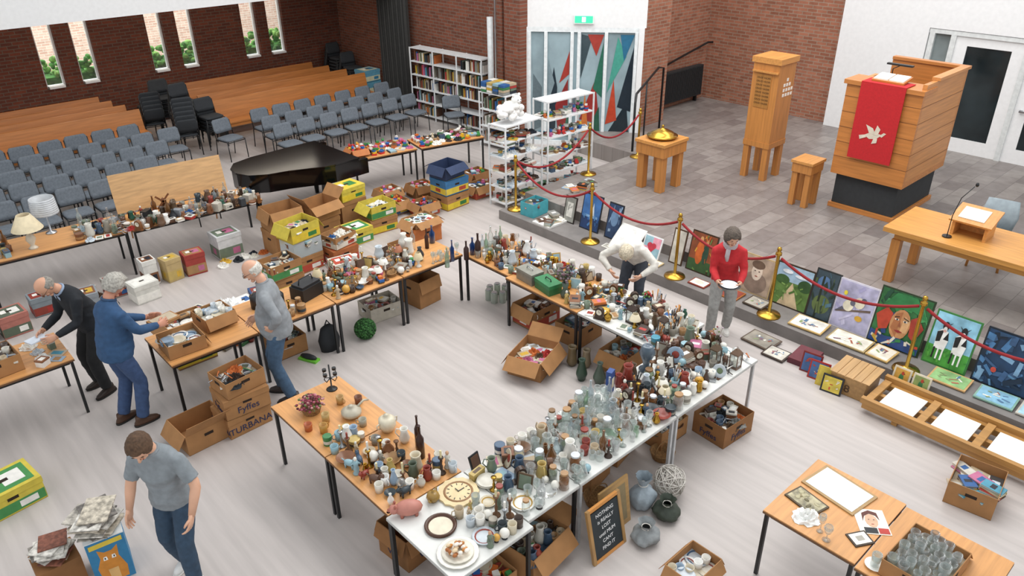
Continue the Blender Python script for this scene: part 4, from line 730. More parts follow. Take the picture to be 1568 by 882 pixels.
for k,(cc,hh,yy) in enumerate((('#7a2a28',.26,3.32),('#a8322c',.24,3.2),('#c9ae44',.25,3.08),('#22242a',.22,2.98+.02))):
    painting('picture_album',yy-.02*k,.24,hh,cc,R.choice(['#b03a34','#d8c050','#4a6a9a']),strokes(40+k,6,['#e6e0d0','#3a4a6a','#b8442c'],.15,.85,.15,.85,.14),x=7.98-.07*k,z=.0,lean=14,rz=8)
b=B();b.box(0,0,0,.4,.3,.06,mat('#5a2430',.6));b.box(0,0,.06,.39,.29,.015,mat('#6a3038',.6));b.obj('red_document_box',(8.22,3.5,0),D(5))
for k,(yy,cc) in enumerate(((2.42,'#c99a44'),(2.2,'#8a9a5a'))):
    painting('parrot_print',yy,.2,.3,'#d8cfb8',cc,[E(.5,.6,.16,.2,'#3f7a4a'),E(.55,.82,.1,.09,'#b8442c'),Pl([(.42,.5),(.3,.08),(.5,.4)],'#2f5c94'),Pl([(.65,.84),(.72,.8),(.64,.78)],'#2a2420'),Pl([(.1,.3),(.9,.36),(.9,.33),(.1,.27)],'#5a4030')]+strokes(50+k,6,['#6a8a44','#4a6a30'],0,1,0,.3,.1),x=8.38,z=0,lean=15)
b=B();carton(b,.4,.3,.25,mat('#4aa4b0',.6),hole=False,flaps=None,fill=[books]);b.obj('turquoise_crate',(8.85,9.05,.17),D(4))
b=B();b.bb(-.25,.25,-.2,.2,0,.03,mat('#e8e6e2'));scatter(b,-.22,.22,-.18,.18,.03,[paper,books],12,3);b.obj('tray_of_magazines',(8.78,8.57,.17))
def post(x,y,z):
    b=B();b.lathe([(.0001,0),(.16,0),(.15,.02),(.05,.045),(.022,.06),(.022,.88),(.04,.9),(.04,.93),(.02,.94),(.032,.97),(.025,1.0),(.0001,1.01)],0,0,0,BRASS,18)
    b.tube([(.035*math.cos(a),.035*math.sin(a),.9) for a in [i*.52 for i in range(12)]],.008,BRASS,6,closed=True);b.obj('brass_stanchion_post',(x,y,z))
PP=[(8.66,7.55,.17),(8.64,5.85,.17),(8.62,4.28,.17),(8.62,2.45,.17),(8.62,.7,.17)]
for p in PP: post(*p)
post(10.7,9.45,.34);post(8.75,9.42,.17);post(12.2,9.45,.34)
def rope(a,c,sag=.22):
    b=B();A,C=Vector(a),Vector(c);u=(C-A).normalized()*.045;A+=u;C-=u
    b.tube([tuple(A.lerp(C,t/14)+Vector((0,0,-sag*4*(t/14)*(1-t/14)))) for t in range(15)],.019,mat('#8c1d22',.8),8)
    b.obj('red_barrier_rope')
h9=[(p[0],p[1],p[2]+.86) for p in PP]
for i in range(4): rope(h9[i],h9[i+1])
rope(h9[4],(8.6,-1.0,1.05));rope((8.75,9.42,1.05),h9[0],.3);rope((10.7,9.45,1.22),(8.75,9.42,1.05),.35);rope((12.2,9.45,1.22),(10.7,9.45,1.22),.3)
# ------------------------------------------------------------------ chancel furniture
b=B();OL=wood('#bd7f42','z');OT=wood('#c98d4c','x')
b.T=TR(11.14,8.1,.341)
for i in (-1,1):
    for j in (-1,1): b.box(i*.24,j*.21,0,.14,.14,.66,OL)
b.box(0,0,.66,.68,.62,.2,OL);b.box(0,0,.86,.72,.66,.06,OT);b.obj('baptismal_font_stand',bevel=.006)
b=B();b.lathe([(.0001,0),(.2,0),(.27,.03),(.28,.05),(.22,.06),(.2,.1),(.1,.15),(.03,.17),(.02,.2),(.03,.22),(.0001,.24)],0,0,0,BRASS,28);b.obj('brass_baptismal_bowl',(11.14,8.1,1.262))
b=B();b.T=TR(13.0,7.12,.341)
for i in (-1,1):
    for j in (-1,1): b.box(i*.22,j*.2,0,.11,.11,.62,OL)
b.box(0,0,.62,.58,.54,.1,OL);b.box(0,0,.72,.56,.52,1.42,OL);b.box(0,0,2.14,.62,.58,.1,OT);b.box(-.02,0,1.98,.61,.5,.03,OT)
b.box(-.285,.02,1.35,.01,.3,.6,wood('#a8743a','z'))
for i in range(8): b.text('ONZE VADER',.045,TR(-.292,.02,1.87-.065*i,D(-90),D(90)),mat('#4a3018'))
for i in range(4):
    for j in range(4-abs(i-1)): b.box(-.05+.09*i,-.264,1.55+.09*j,.055,.006,.055,mat('#f2f0ea'))
b.obj('candle_cabinet',bevel=.004)
b=B();b.T=TR(12.23,5.82,.341)
for i in (-1,1):
    for j in (-1,1): b.box(i*.14,j*.12,0,.1,.1,.6,OL)
b.box(0,0,.6,.42,.36,.16,OL);b.box(0,0,.76,.46,.4,.05,OT);b.obj('wooden_pedestal_stool',bevel=.005)
b=B();PW=wood('#bd7a3e','y');PW2=wood('#c6864a','x');GR=mat('#2f3133',.8)
b.bb(12.5,14.0,4.38,5.42,.42,.95,GR);b.bb(12.46,14.03,4.34,5.46,.341,.42,PW)
x0,x1,y0,y1=12.42,14.1,4.3,5.5
b.bb(x0,x1,y0,y1,.95,1.05,PW)
b.bb(x0,x0+.07,y0,y1,1.05,2.45,PW);b.bb(x0+.07,x1-.07,y0,y0+.07,1.05,2.6,PW2);b.bb(x0+.07,x0+1.0,y1-.07,y1,1.05,2.45,PW2);b.bb(x1-.07,x1,y0,y1,1.05,2.6,PW)
for z_ in (1.25,1.5,1.75,2.0,2.25): b.bb(x0-.004,x0,y0,y1,z_,z_+.008,mat('#7a4a20'));b.bb(x0,x1,y0-.004,y0,z_,z_+.008,mat('#7a4a20'))
b.bb(x0-.04,x0+.45,y0-.02,y1+.04,2.451,2.52,PW);b.bb(x0+.07,x0+.47,y0+.07,y1-.07,2.2,2.45,PW)
b.bb(x0+.45,x1-.1,y0-.03,y0+.1,2.601,2.65,PW2);b.bb(x1-.1,x1+.03,y0-.03,y1,2.601,2.65,PW);b.obj('pulpit',bevel=.004)
b=B();RD=mat('#bc2026',.85,var=.08,scale=40);b.bb(x0-.06,x0-.048,4.55,5.25,1.3,2.526,RD);b.bb(x0-.06,x0+.28,4.55,5.25,2.527,2.537,RD)
DV=mat('#d8ccba',.8);dx=x0-.0635
def dp(P,k=0): b.poly([(dx-k*.001,4.9-p[0],1.74+p[1]) for p in P],DV)
dp([(-.14,-.03),(-.05,-.08),(.06,-.06),(.14,.02),(.05,.03),(-.06,.02)]);dp([(.1,.0),(.16,.06),(.2,.05),(.14,-.02)],1);dp([(-.06,.0),(-.14,.14),(-.02,.1),(.03,.02)],2);dp([(.0,.0),(.04,.16),(.1,.1),(.07,.0)],3);dp([(-.12,-.02),(-.22,-.05),(-.2,-.11),(-.1,-.06)],4);dp([(.02,-.06),(.0,-.15),(.08,-.12),(.08,-.05)],5)
b.obj('red_antependium_cloth')
b=B();b.T=TR(x0+.22,4.9,2.56,0,0,D(-8));b.box(0,0,0,.34,.5,.03,PW);b.box(0,.12,.03,.28,.22,.02,mat('#efece4'));b.box(0,-.12,.03,.28,.22,.02,mat('#efece4'));b.T=TR(x0+.42,4.9,2.53)
b.tube([(0,.1,0.02),(0,.1,.16),(0,.0,.22)],.008,BLK,6);b.box(0,0,.22,.07,.4,.025,BLK);b.obj('pulpit_book_rest')
b=B();AT=wood('#cb914b','y');b.bb(10.3,11.35,.9,3.68,1.081,1.15,AT)
for x in (10.42,11.23):
    for y in (3.5,1.1): b.box(x,y,.341,.12,.12,.64,wood('#bd7f42','z'))
b.bb(10.4,11.25,1.0,3.55,.981,1.08,AT);b.obj('altar_table',bevel=.004)
b=B();b.T=TR(10.85,2.75,1.151,D(0))
for yy in (-.2,.2):
    b.add([(-.16,yy-.02,0),(.16,yy-.02,0),(.16,yy+.02,0),(-.16,yy+.02,0),(-.16,yy-.02,.2),(.16,yy-.02,.3),(.16,yy+.02,.3),(-.16,yy+.02,.2)],[(0,3,2,1),(4,5,6,7),(0,1,5,4),(1,2,6,5),(2,3,7,6),(3,0,4,7)],OT)
b.box(.12,0,0,.03,.36,.26,OT);b.T=TR(10.85,2.75,1.151)@TR(0,0,.255,0,0,D(-17));b.box(0,0,0,.42,.52,.025,OT);b.box(0,.02,.025,.26,.32,.012,mat('#e2dccc'));b.obj('tabletop_lectern')
b=B();b.cyl(0,0,0,.06,.015,BLK);b.tube([(0,0,0),(0,0,.3),(.03,-.04,.55),(.08,-.14,.72)],.006,BLK,6);b.ell(.09,-.16,.745,.022,.022,.03,BLK,8,6);b.obj('gooseneck_microphone',(10.55,2.95,1.151))
b=B();vase(b,0,0,0,rs,['#6a5a38'],h=.24);b.obj('altar_vase',(10.95,2.02,1.151))
for x,y,rz in ((11.9,2.75,-1.4),(12.0,1.9,-1.5)):
    b=B();C=mat('#8f9aa0',.8);b.loft([((0,0,.44),(1,0,0),(0,1,0),.22,.22),((0,0,.5),(1,0,0),(0,1,0),.24,.23),((0,0,.52),(1,0,0),(0,1,0),.2,.2)],C,16,4)
    b.loft([((0,.2,.5),(1,0,0),(0,1,0),.2,.03),((0,.25,.7),(1,0,0),(0,1,0),.24,.03),((0,.3,.92),(1,0,0),(0,1,0),.2,.025)],C,16,4)
    for sx in (-.2,.2):
        for sy in (-.18,.2): b.tube([(sx,sy,0),(sx*.9,sy*.9,.45)],.018,OAKZ,8)
    b.obj('upholstered_chair',(x,y,.341),rz)
# ------------------------------------------------------------------ piano
b=B();PK=mat('#0b0b0c',.12,var=.02)
o2=[(1.95,0),(1.95,1.48),(1.2,1.48),(.6,1.46),(.22,1.36),(.04,1.12),(.0,.85),(.1,.58),(.35,.4),(.7,.3),(1.0,.16),(1.25,.03),(1.45,0)]
b.prism(list(reversed(o2)),.62,.92,PK);b.prism([(.98+(x-.98)*1.015,.74+(y-.74)*1.02) for x,y in reversed(o2)],.93,.955,PK)
b.bb(1.951,2.15,.1,1.38,.62,.76,PK);b.bb(1.97,2.11,.1,1.38,.761,.775,mat('#ecebe4',.3));b.bb(1.951,2.15,0,.1,.62,.9,PK);b.bb(1.951,2.15,1.38,1.48,.62,.9,PK)
for k in range(36):
    if k%7 not in (2,6): b.bb(1.97,2.05,.115+k*.035,.13+k*.035,.776,.79,PK)
for x,y in ((.35,.95),(1.75,.2),(1.75,1.28)): b.lathe([(.0001,0),(.04,0),(.045,.1),(.06,.6),(.0001,.62)],x,y,0,PK,12)
b.bb(1.6,1.66,.66,.82,.15,.62,PK);b.bb(1.6,1.8,.66,.82,.08,.15,PK)
b.obj('grand_piano',(5.12,11.75,0),D(2))
# ------------------------------------------------------------------ shelving
SH=mat('#e0e2e3',.4)
def shelf(x,y,w,d,h,n,rz,name,fillp,seed,kinds='book',sub=1):
    b=B();r=random.Random(seed)
    for k in range(sub+1):
        for sy in (-1,1): b.box(-w/2+w*k/sub,sy*(d/2+.012),0,.03,.02,h,SH)
    for i in range(n):
        z=.08+(h-.11)*i/(n-1);b.box(0,0,z,w,d,.025,SH)
        if i==n-1: continue
        for k in range(sub):
            xx=-w/2+w*k/sub+.03;xe=-w/2+w*(k+1)/sub-.03;gap=(h-.11)/(n-1)-.04
            if r.random()>fillp[k]: continue
            if kinds=='book':
                while xx<xe-.05:
                    t=r.uniform(.015,.05);hh=min(gap,r.uniform(.16,.27))
                    if r.random()<.88:b.box(xx+t/2,-.02+r.uniform(-.02,.02),z+.026,t*.94,d*.7,hh,mat(r.choice(BRT+CER+DRK),.6))
                    xx+=t
            else: scatter(b,xx,xe,-d/2+.03,d/2-.03,z+.026,kinds,26,seed*7+i,.62)
    b.obj(name,(x,y,0),D(rz))
shelf(11.78,15.0,2.5,.33,1.75,6,95,'white_bookshelf',(.3,.3,1.0),3,sub=3)
shelf(9.35,10.05,.95,.4,1.55,6,2,'white_shelving_unit',(1,),5,kinds=[tin,books,paper,cloth])
shelf(10.5,9.95,1.15,.4,1.82,6,-4,'white_shelving_unit',(.95,),6,kinds=[books,tin,toy,paper])
shelf(11.35,12.75,.8,.4,1.25,4,95,'book_rack',(1,),8)
b=B()
for i in range(4):
    for j in range(4):
        for k in range(2): b.box(-.27+.18*i,-.11+.22*k,1.256+.055*j,.15,.2,.05,mat(R.choice(BRT+CER),.6),R.uniform(-.1,.1))
b.obj('stacked_paperbacks',(11.35,12.75,0),D(95))
b=B();cm=mat('#ecebe8',.95,var=.08,scale=30,bump=.6)
for i in range(60):
    a=rs.uniform(0,6.28);q=rs.uniform(0,.2);b.ell(q*math.cos(a)*1.2,q*math.sin(a)*.8,.1+rs.uniform(-.02,.22)*(1-q*2),.07,.07,.065,cm,8,6)
b.ell(.12,-.05,.36,.1,.09,.09,cm,12,8)
for i in (-1,1): b.ell(.12+i*.07,-.05,.45,.03,.02,.03,cm,8,5);b.ell(.12+i*.035,-.135,.38,.01,.006,.01,BLK,6,4)
b.ell(.12,-.14,.345,.035,.02,.025,cm,8,5);b.ell(.12,-.16,.352,.012,.006,.009,BLK,6,4)
b.obj('white_plush_bear',(9.2,10.05,1.57))
for z in (0,.31,.62): cbox(11.45,18.2,z,.5,.45,.29,5,name='printed_carton',m=mat('#5a93aa',.7),band=('#c8c4a4','#3a7a9a'),lid=True,hole=False)
cbox(12.9,9.2,0.341,.4,.3,.3,0,name='printed_carton',m=mat('#34709f',.7),band=BW,lid=True,hole=False)
b=B();scatter(b,9.7,10.5,8.9,9.3,.341,[books,paper,books],9,41);b.obj('stacked_books')
# ------------------------------------------------------------------ left foreground
b=B();KB=mat('#2f7aa6',.6);b.box(0,0,0,.3,.36,.5,KB);b.box(0,0,.5,.31,.37,.01,mat('#d8dcdc'))
def cat(P,c,k,side):
    if side: b.poly([(-.1505-k*.001,-p[0],p[1]) for p in P],mat(c,.6))
    else: b.poly([(p[0],-.1805-k*.001,p[1]) for p in P],mat(c,.6))
for sd in (0,1):
    cat([(-.09,.02),(-.11,.2),(-.07,.3),(-.08,.4),(-.03,.36),(.03,.36),(.08,.4),(.07,.28),(.11,.14),(.1,.02)],'#cc8530',0,sd);cat([(-.03,.02),(-.04,.16),(.04,.16),(.04,.02)],'#dcb070',1,sd);cat([(-.05,.27),(-.045,.31),(-.02,.31),(-.015,.27)],'#efeee8',2,sd);cat([(.015,.27),(.02,.31),(.045,.31),(.05,.27)],'#efeee8',2,sd);cat([(-.04,.28),(-.04,.3),(-.03,.3),(-.03,.28)],'#1a1a1a',3,sd);cat([(.03,.28),(.03,.3),(.04,.3),(.04,.28)],'#1a1a1a',3,sd);cat([(-.13,.42),(-.13,.47),(.13,.48),(.13,.43)],'#d8be44',1,sd)
b.obj('printed_childrens_box',(.68,6.05,0),D(-10))
b=B();r3=random.Random(9)
for i in range(16): b.box(r3.uniform(-.04,.04),r3.uniform(-.04,.04),.011*i,.24,.32,.0105,mat(r3.choice(['#c8c4bc','#a8a298','#7f7a74','#b9b0a0','#6a6560','#8c3a2e']),.7,var=.5,scale=25),r3.uniform(-.9,.9))
b.obj('stack_of_newspapers',(.66,6.05,.512))
b=B();b.box(0,0,0,.34,.3,.3,CARD2)
for i in range(12): b.box(r3.uniform(-.06,.06),r3.uniform(-.06,.06),.3+.012*i,.22,.2,.011,mat(r3.choice(['#c8c4bc','#a89a84','#7f7a74','#7a4a3a']),.7,var=.5,scale=25),r3.uniform(-.9,.9))
b.obj('box_of_papers',(.3,6.2,0))
cbox(-.3,8.05,0,.35,.45,.45,10,name='box_of_household_goods',m=mat('#d8d8d4'),fill=[toy,tin,cloth],flaps=None,hole=False)
cbox(4.28,2.42,0,.4,.3,.25,0,name='box_of_crockery',fill=[plates,wcup,plate],flaps=(60,60,60,60))
# ------------------------------------------------------------------ people
def remesh(src,vox,it=4):
    me=bpy.data.meshes.new('tmp');me.from_pydata([tuple(v) for v in src.v],[],src.f);me.update()
    o=bpy.data.objects.new('tmp',me);bpy.context.collection.objects.link(o)
    q=o.modifiers.new('r','REMESH');q.mode='VOXEL';q.voxel_size=vox;q.use_smooth_shade=True
    q=o.modifiers.new('s','SMOOTH');q.iterations=it;q.factor=.5
    dg=bpy.context.evaluated_depsgraph_get();m2=bpy.data.meshes.new_from_object(o.evaluated_get(dg))
    r=([v.co.copy() for v in m2.vertices],[tuple(p.vertices) for p in m2.polygons])
    bpy.data.objects.remove(o);bpy.data.meshes.remove(me);bpy.data.meshes.remove(m2);return r
def folds(v,amp,sc,sd):
    o=[]
    for p in v:
        n=mnoise.noise(Vector((p.x*sc+sd,p.y*sc,p.z*sc*1.6)))+.5*mnoise.noise(Vector((p.x*sc*2.3,p.y*sc*2.3+sd,p.z*sc*3)))
        o.append(p+Vector((p.x,p.y,0)).normalized()*amp*n if (abs(p.x)+abs(p.y))>.01 else p)
    return o
def ik(a,c,l1,l2,pole):
    a,c=Vector(a),Vector(c);d=c-a;L=d.length
    if L>l1+l2-.003: c=a+d.normalized()*(l1+l2-.003);d=c-a;L=d.length
    x=(l1*l1-l2*l2+L*L)/(2*L);h=math.sqrt(max(0,l1*l1-x*x));n=d.normalized();p=Vector(pole);p=p-n*p.dot(n)
    if p.length<1e-4:p=n.orthogonal()
    return a+n*x+p.normalized()*h,c
def hand(b,w,dr,pn,side,curl,m):
    dr=Vector(dr).normalized();pn=Vector(pn);pn=(pn-dr*pn.dot(dr)).normalized();sd=dr.cross(pn).normalized()*side
    c=Vector(w);b.loft([(c-dr*.02,sd,pn,.027,.022),(c+dr*.02,sd,pn,.036,.019),(c+dr*.06,sd,pn,.043,.017),(c+dr*.098,sd,pn,.04,.012)],m,12,2.6)
    for i,l in enumerate((.072,.082,.077,.06)):
        p=c+dr*.09+sd*(.032-.0212*i);d=(dr+sd*(.12-.08*i)).normalized();P=[p-dr*.015,p]
        for s_,f in ((.45,.6),(.32,1.0),(.25,1.0)):
            a=D(curl)*f;d=(d*math.cos(a)+pn*math.sin(a)).normalized();p=p+d*l*s_;P.append(p)
        b.tube(P,[.0095,.0095,.009,.008,.006],m,7)
    p=c+dr*.025+sd*.028;b.tube([p-sd*.01,p+sd*.018+dr*.02+pn*.008,p+sd*.026+dr*.045+pn*.018,p+sd*.022+dr*.066+pn*.026],[.014,.012,.0105,.007],m,7)
def headm(b,T,skin,hairc,kind,glasses=False):
    T0=b.T;b.T=T;sk=mat(skin,.5,var=.05)
    def pt(a,c,n,k,g=0):
        t=2*math.pi*a/n;ph=math.pi*c/k;u=Vector((math.sin(ph)*math.cos(t),math.sin(ph)*math.sin(t),-math.cos(ph)))
        x,y,z=u;sx=1+.24*min(0,z);sy=1+(.1*z if y<0 else .03*z)
        if y<0 and z<-.2: sy*=1+.35*(z+.2)
        P=Vector((x*.078*sx,y*.098*sy,z*.12))
        if y>.6:
            for q in (-1,1):
                dd=math.hypot(P.x-q*.03,P.z-.008)
                if dd<.022: P.y-=.008*(1-dd/.022)
        return u,P
    n,k=32,22
    vs=[pt(i,j,n,k)[1] for j in range(k+1) for i in range(n)];b.add(vs,[(j*n+i,j*n+(i+1)%n,(j+1)*n+(i+1)%n,(j+1)*n+i) for j in range(k) for i in range(n)],sk,True)
    b.tube([(0,.086,.022),(0,.102,.0),(0,.115,-.018),(0,.102,-.03)],[.007,.009,.013,.009],sk,10);b.ell(0,.068,-.097,.026,.024,.019,sk,10,6)
    for s_ in (-1,1):
        b.ell(s_*.012,.1,-.022,.008,.009,.007,sk,8,5)
        b.ell(s_*.03,.083,.008,.012,.008,.006,mat('#e6dfd6',.3),10,6);b.ell(s_*.03,.0895,.008,.005,.003,.005,mat('#2c221c',.3),8,5)
        b.ell(s_*.03,.085,.0145,.016,.009,.004,sk,10,5)
        b.ell(s_*.031,.089,.03,.016,.005,.0035,mat(hairc,.8),8,4)
        b.ell(s_*.079,-.008,-.005,.009,.019,.032,sk,10,6);b.ell(s_*.037,.068,-.032,.02,.018,.022,sk,8,6)
    b.ell(0,.09,-.056,.022,.008,.0045,mat('#b06a5c',.5),10,5);b.ell(0,.089,-.064,.018,.008,.005,mat('#b8756a',.5),10,5);b.ell(0,.0945,-.0597,.019,.0045,.0012,mat('#5a2a26',.5),8,4)
    if glasses:
        g=mat('#3a3a3c',.3,.6)
        for s_ in (-1,1):
            b.tube([(s_*.031+.021*math.cos(a),.11,.004+.016*math.sin(a)) for a in [i*.52 for i in range(12)]],.0022,g,5,closed=True);b.tube([(s_*.052,.108,.008),(s_*.081,.0,.01)],.002,g,4)
        b.tube([(-.01,.11,.008),(.01,.11,.008)],.002,g,4)
    hm=mat(hairc,.85,var=.35,scale=45,bump=.5);n,k=56,40;hv=[]
    st=lambda v:min(1,max(0,v))
    for j in range(k+1):
        for i in range(n):
            u,p=pt(i,j,n,k);x,y,z=u
            if kind=='bald': ok=st((.5-z)*6)*st((z+.5)*6)*st((.2-y)*6);g=.01
            else:
                fr_=.5 if abs(x)<.55 else .5-(abs(x)-.55)*1.8
                top_=st((z-fr_)*8);lo=-.95 if kind=='bob' else -.6
                ok=max(top_,st((.15-y)*8)*st((z-lo)*8));g=.03 if kind=='bob' else .019
            gg=-.006+ok*(g+.006)+(.006*mnoise.noise(Vector((x*9,y*9,z*5))) if ok>.3 else 0)
            hv.append(p+Vector((x,y,z))*gg)
    b.add(hv,[(j*n+i,j*n+(i+1)%n,(j+1)*n+(i+1)%n,(j+1)*n+i) for j in range(k) for i in range(n)],hm,True)
    if kind=='bun': b.ell(0,-.125,.0,.035,.03,.035,hm,12,8)
    b.T=T0
def person(name,loc,hd,scale=1,lean=4,bend=8,ht=10,turn=0,pel=(0,0,.955),fr=(.11,.0),fl=(-.11,.0),yaw=(8,-8),wr=(.25,.1,.8),wl=(-.25,.1,.8),er=(.3,-1,0),el=(-.3,-1,0),top='#555555',bot='#333333',sleeve='long',shoe='#222222',hair='#777777',kind='short',skin='#d9a688',belly=0,glasses=False,hr=None,hl=None,curl=30,pnr=None,pnl=None,fem=False,scarf=None,style=None):
    out=B();pelv=Vector(pel);sk=mat(skin,.5,var=.05);tm=mat(top,.85,var=.12,scale=18,bump=.25);bm=mat(bot,.85,var=.16,scale=22,bump=.25)
    def sp(s):
        p=pelv.copy();a=D(lean)
        if s<0: return p+Vector((0,math.sin(a),math.cos(a)))*s,Vector((0,math.sin(a),math.cos(a)))
        st=0
        while st<s:
            a=D(lean+bend*min(st/.5,1));q=min(.02,s-st);p+=Vector((0,math.sin(a),math.cos(a)))*q;st+=.02
        return p,Vector((0,math.sin(a),math.cos(a)))
    X=Vector((1,0,0))
    def rings(L):
        o=[]
        for s,rx,ry,off in L:
            p,t=sp(s);f=Vector((0,t.z,-t.y));o.append((p+f*off,X,f,rx,ry))
        return o
    k=.93 if fem else 1
    tor=B();tor.loft(rings([(-.1,.188,.15,0),(-.02,.188,.146+belly*.5,belly*.3),(.1,.165*k,.125+belly,belly*.5),(.2,.163*k,.122+belly*.8,belly*.5),(.31,.18*k,.125+(.022 if fem else 0),.012),(.40,.188*k,.12,0),(.46,.177*k,.102,-.005),(.50,.135*k,.086,-.005),(.53,.088*k,.072,0),(.56,.062,.06,.0)]),tm,24)
    P,T_=sp(.44);J={}
    for side,w_,pole,key in ((1,wr,er,'r'),(-1,wl,el,'l')):
        sh=P+X*side*.175*k;elb,wri=ik(sh,w_,.285,.255,pole);J[key]=(sh,elb,wri)
        if sleeve=='long': tor.tube([sh-X*side*.05,sh+(elb-sh)*.08,sh.lerp(elb,.5),sh.lerp(elb,.93),elb.lerp(wri,.1),elb.lerp(wri,.5),elb.lerp(wri,.95)],[.066,.069,.059,.052,.052,.047,.038],tm,14)
        else: tor.tube([sh-X*side*.05,sh+(elb-sh)*.08,sh.lerp(elb,.45),sh.lerp(elb,.8)],[.066,.069,.066,.065],tm,14)
    v,f=remesh(tor,.013,3);out.add(folds(v,.009,9,3),f,tm,True)
    leg=B();leg.loft(rings([(-.13,.13,.105,0),(-.06,.155,.118,-.005),(.0,.16,.118,-.005),(.05,.155,.115,0)]),bm,20)
    for side,ft in ((1,fr),(-1,fl)):
        hp=pelv+Vector((side*.085,0,-.04));kn,an=ik(hp,(ft[0],ft[1],.085),.43,.43,(side*.12,1,0))
        leg.tube([hp+Vector((0,0,.03)),hp.lerp(kn,.2),hp.lerp(kn,.7),hp.lerp(kn,.97),kn.lerp(an,.4),kn.lerp(an,.97)],[.092,.097,.082,.074,.073,.064],bm,14)
        yw=D(yaw[0] if side>0 else yaw[1]);T0=TR(ft[0],ft[1],0,-yw);out.T=T0;sm=mat(shoe,.5);so=mat('#1c1a18' if shoe[1]<'9' else '#efeeea',.7)
        out.loft([((0,.03,.0),(1,0,0),(0,1,0),.045,.138),((0,.034,.022),(1,0,0),(0,1,0),.049,.142)],so,18,2.6)
        out.loft([((0,.034,.02),(1,0,0),(0,1,0),.047,.138),((0,.028,.045),(1,0,0),(0,1,0),.046,.128),((0,.005,.068),(1,0,0),(0,1,0),.041,.088),((0,-.025,.085),(1,0,0),(0,1,0),.039,.056),((0,-.03,.115),(1,0,0),(0,1,0),.037,.046)],sm,18,2.5);out.T=Matrix()
    v,f=remesh(leg,.013,3);out.add(folds(v,.007,8,7),f,bm,True)
    for key,side,h_,pn in (('r',1,hr,pnr),('l',-1,hl,pnl)):
        sh,elb,wri=J[key];d=(wri-elb).normalized()
        if sleeve=='short': out.tube([sh.lerp(elb,.55),sh.lerp(elb,.9),elb.lerp(wri,.1),elb.lerp(wri,.35),wri],[.048,.043,.043,.042,.028],sk,12)
        else: out.tube([elb.lerp(wri,.75),wri],[.034,.028],sk,10)
        hdir=Vector(h_).normalized() if h_ else d;pnn=Vector(pn) if pn else Vector((-side,.25,-.35))
        pnn=(pnn-hdir*pnn.dot(hdir)).normalized();th=Vector((-side*.2,1,.5));sg=1 if hdir.cross(pnn).dot(th)>0 else -1
        hand(out,wri,hdir,pnn,sg,curl,sk)
    nb,t=sp(.53);hc,_=sp(.585);hd_t=D(lean+bend*.6+ht)
    cen=hc+Vector((0,math.sin(hd_t)*.115+.012,math.cos(hd_t)*.115))
    out.tube([nb-t*.04,nb,hc,hc.lerp(cen,.55)],[.064,.057,.054,.052],sk,16)
    F_=Vector((0,t.z,-t.y))
    if style:
        cm_=mat(style,.7)
        out.tube([(nb+t*.03)+X*.066*math.cos(a)+F_*.064*math.sin(a)-t*(.02*max(0,math.sin(a))) for a in [i*.45 for i in range(14)]],.014,cm_,7,closed=True)
        for s_ in (-1,1):
            q=nb+F_*.068+X*s_*.03+t*.01;out.add([q,q+X*s_*.035+F_*.01-t*.02,q-t*.06+F_*.032+X*s_*.01,q-t*.02+F_*.016-X*s_*.02],[(0,1,2,3)],cm_)
    if scarf:
        for q in range(3): out.tube([nb+X*.078*math.cos(i*.45)+F_*.075*math.sin(i*.45)+t*(.022*q-.005+.01*math.sin(i*2.)) for i in range(14)],.02,mat(scarf,.9),7,closed=True)
        out.tube([nb+F_*.08+X*.02,nb+F_*.125+X*.03-t*.1,nb+F_*.13+X*.02-t*.2],[.03,.03,.02],mat(scarf,.9),8)
    elif not style:
        out.tube([(nb+t*.018)+X*.066*math.cos(i*.45)+F_*.064*math.sin(i*.45) for i in range(14)],.011,tm,6,closed=True)
    HT=Matrix.Translation(cen)@Matrix.Rotation(D(turn),4,'Z')@Matrix.Rotation(-hd_t,4,'X');headm(out,HT,skin,hair,kind,glasses)
    o=out.obj(name,loc,D(hd));o.scale=(scale,)*3;return o,J
person('man_in_black_jacket',(1.56,9.0,0),105,lean=14,bend=22,ht=26,pel=(0,-.06,.945),fr=(.13,.0),fl=(-.12,.05),wr=(.12,.42,1.0),wl=(-.14,.42,1.0),top='#1c2026',bot='#1b1c1e',shoe='#2a1e18',hair='#8f8a82',kind='bald',glasses=True,skin='#cf9c80',belly=.03,hr=(-.4,1,-.2),hl=(.4,1,-.2),style='#8fa0b8')
b=B();b.box(0,0,0,.2,.14,.015,mat('#cfd6e0'));b.obj('greeting_card',(1.02,8.88,.975),.3)
person('man_in_blue_shirt',(1.6,8.1,0),-80,scale=1.03,lean=3,bend=12,ht=24,pel=(0,-.02,.955),fr=(.12,.02),fl=(-.1,-.08),wr=(.16,.42,1.08),wl=(-.12,.44,1.07),top='#2f4f74',bot='#384d72',shoe='#4a3020',hair='#a8a49c',kind='short',glasses=True,skin='#c98f76',belly=.05,hr=(-.2,1,-.1),hl=(.2,1,-.1),style='#2a4768')
b=B();b.box(0,0,0,.3,.2,.03,CARD);b.box(0,0,.03,.26,.16,.006,mat('#b8a890'));b.obj('picture_book',(2.16,8.16,1.06),.2)
person('man_in_grey_pullover',(3.1,7.32,0),55,scale=1.03,lean=3,bend=10,ht=20,turn=10,pel=(0,0,.955),fr=(.1,.08),fl=(-.12,-.05),wr=(.22,.25,.97),wl=(-.205,.03,1.03),er=(.5,-.8,0),el=(-1,-.9,.1),top='#8a8e92',bot='#415a74',shoe='#3a3230',hair='#c9c5bc',kind='bald',glasses=True,skin='#d6a58a',belly=.06,hl=(.5,.5,-.6),pnl=(1,0,0))
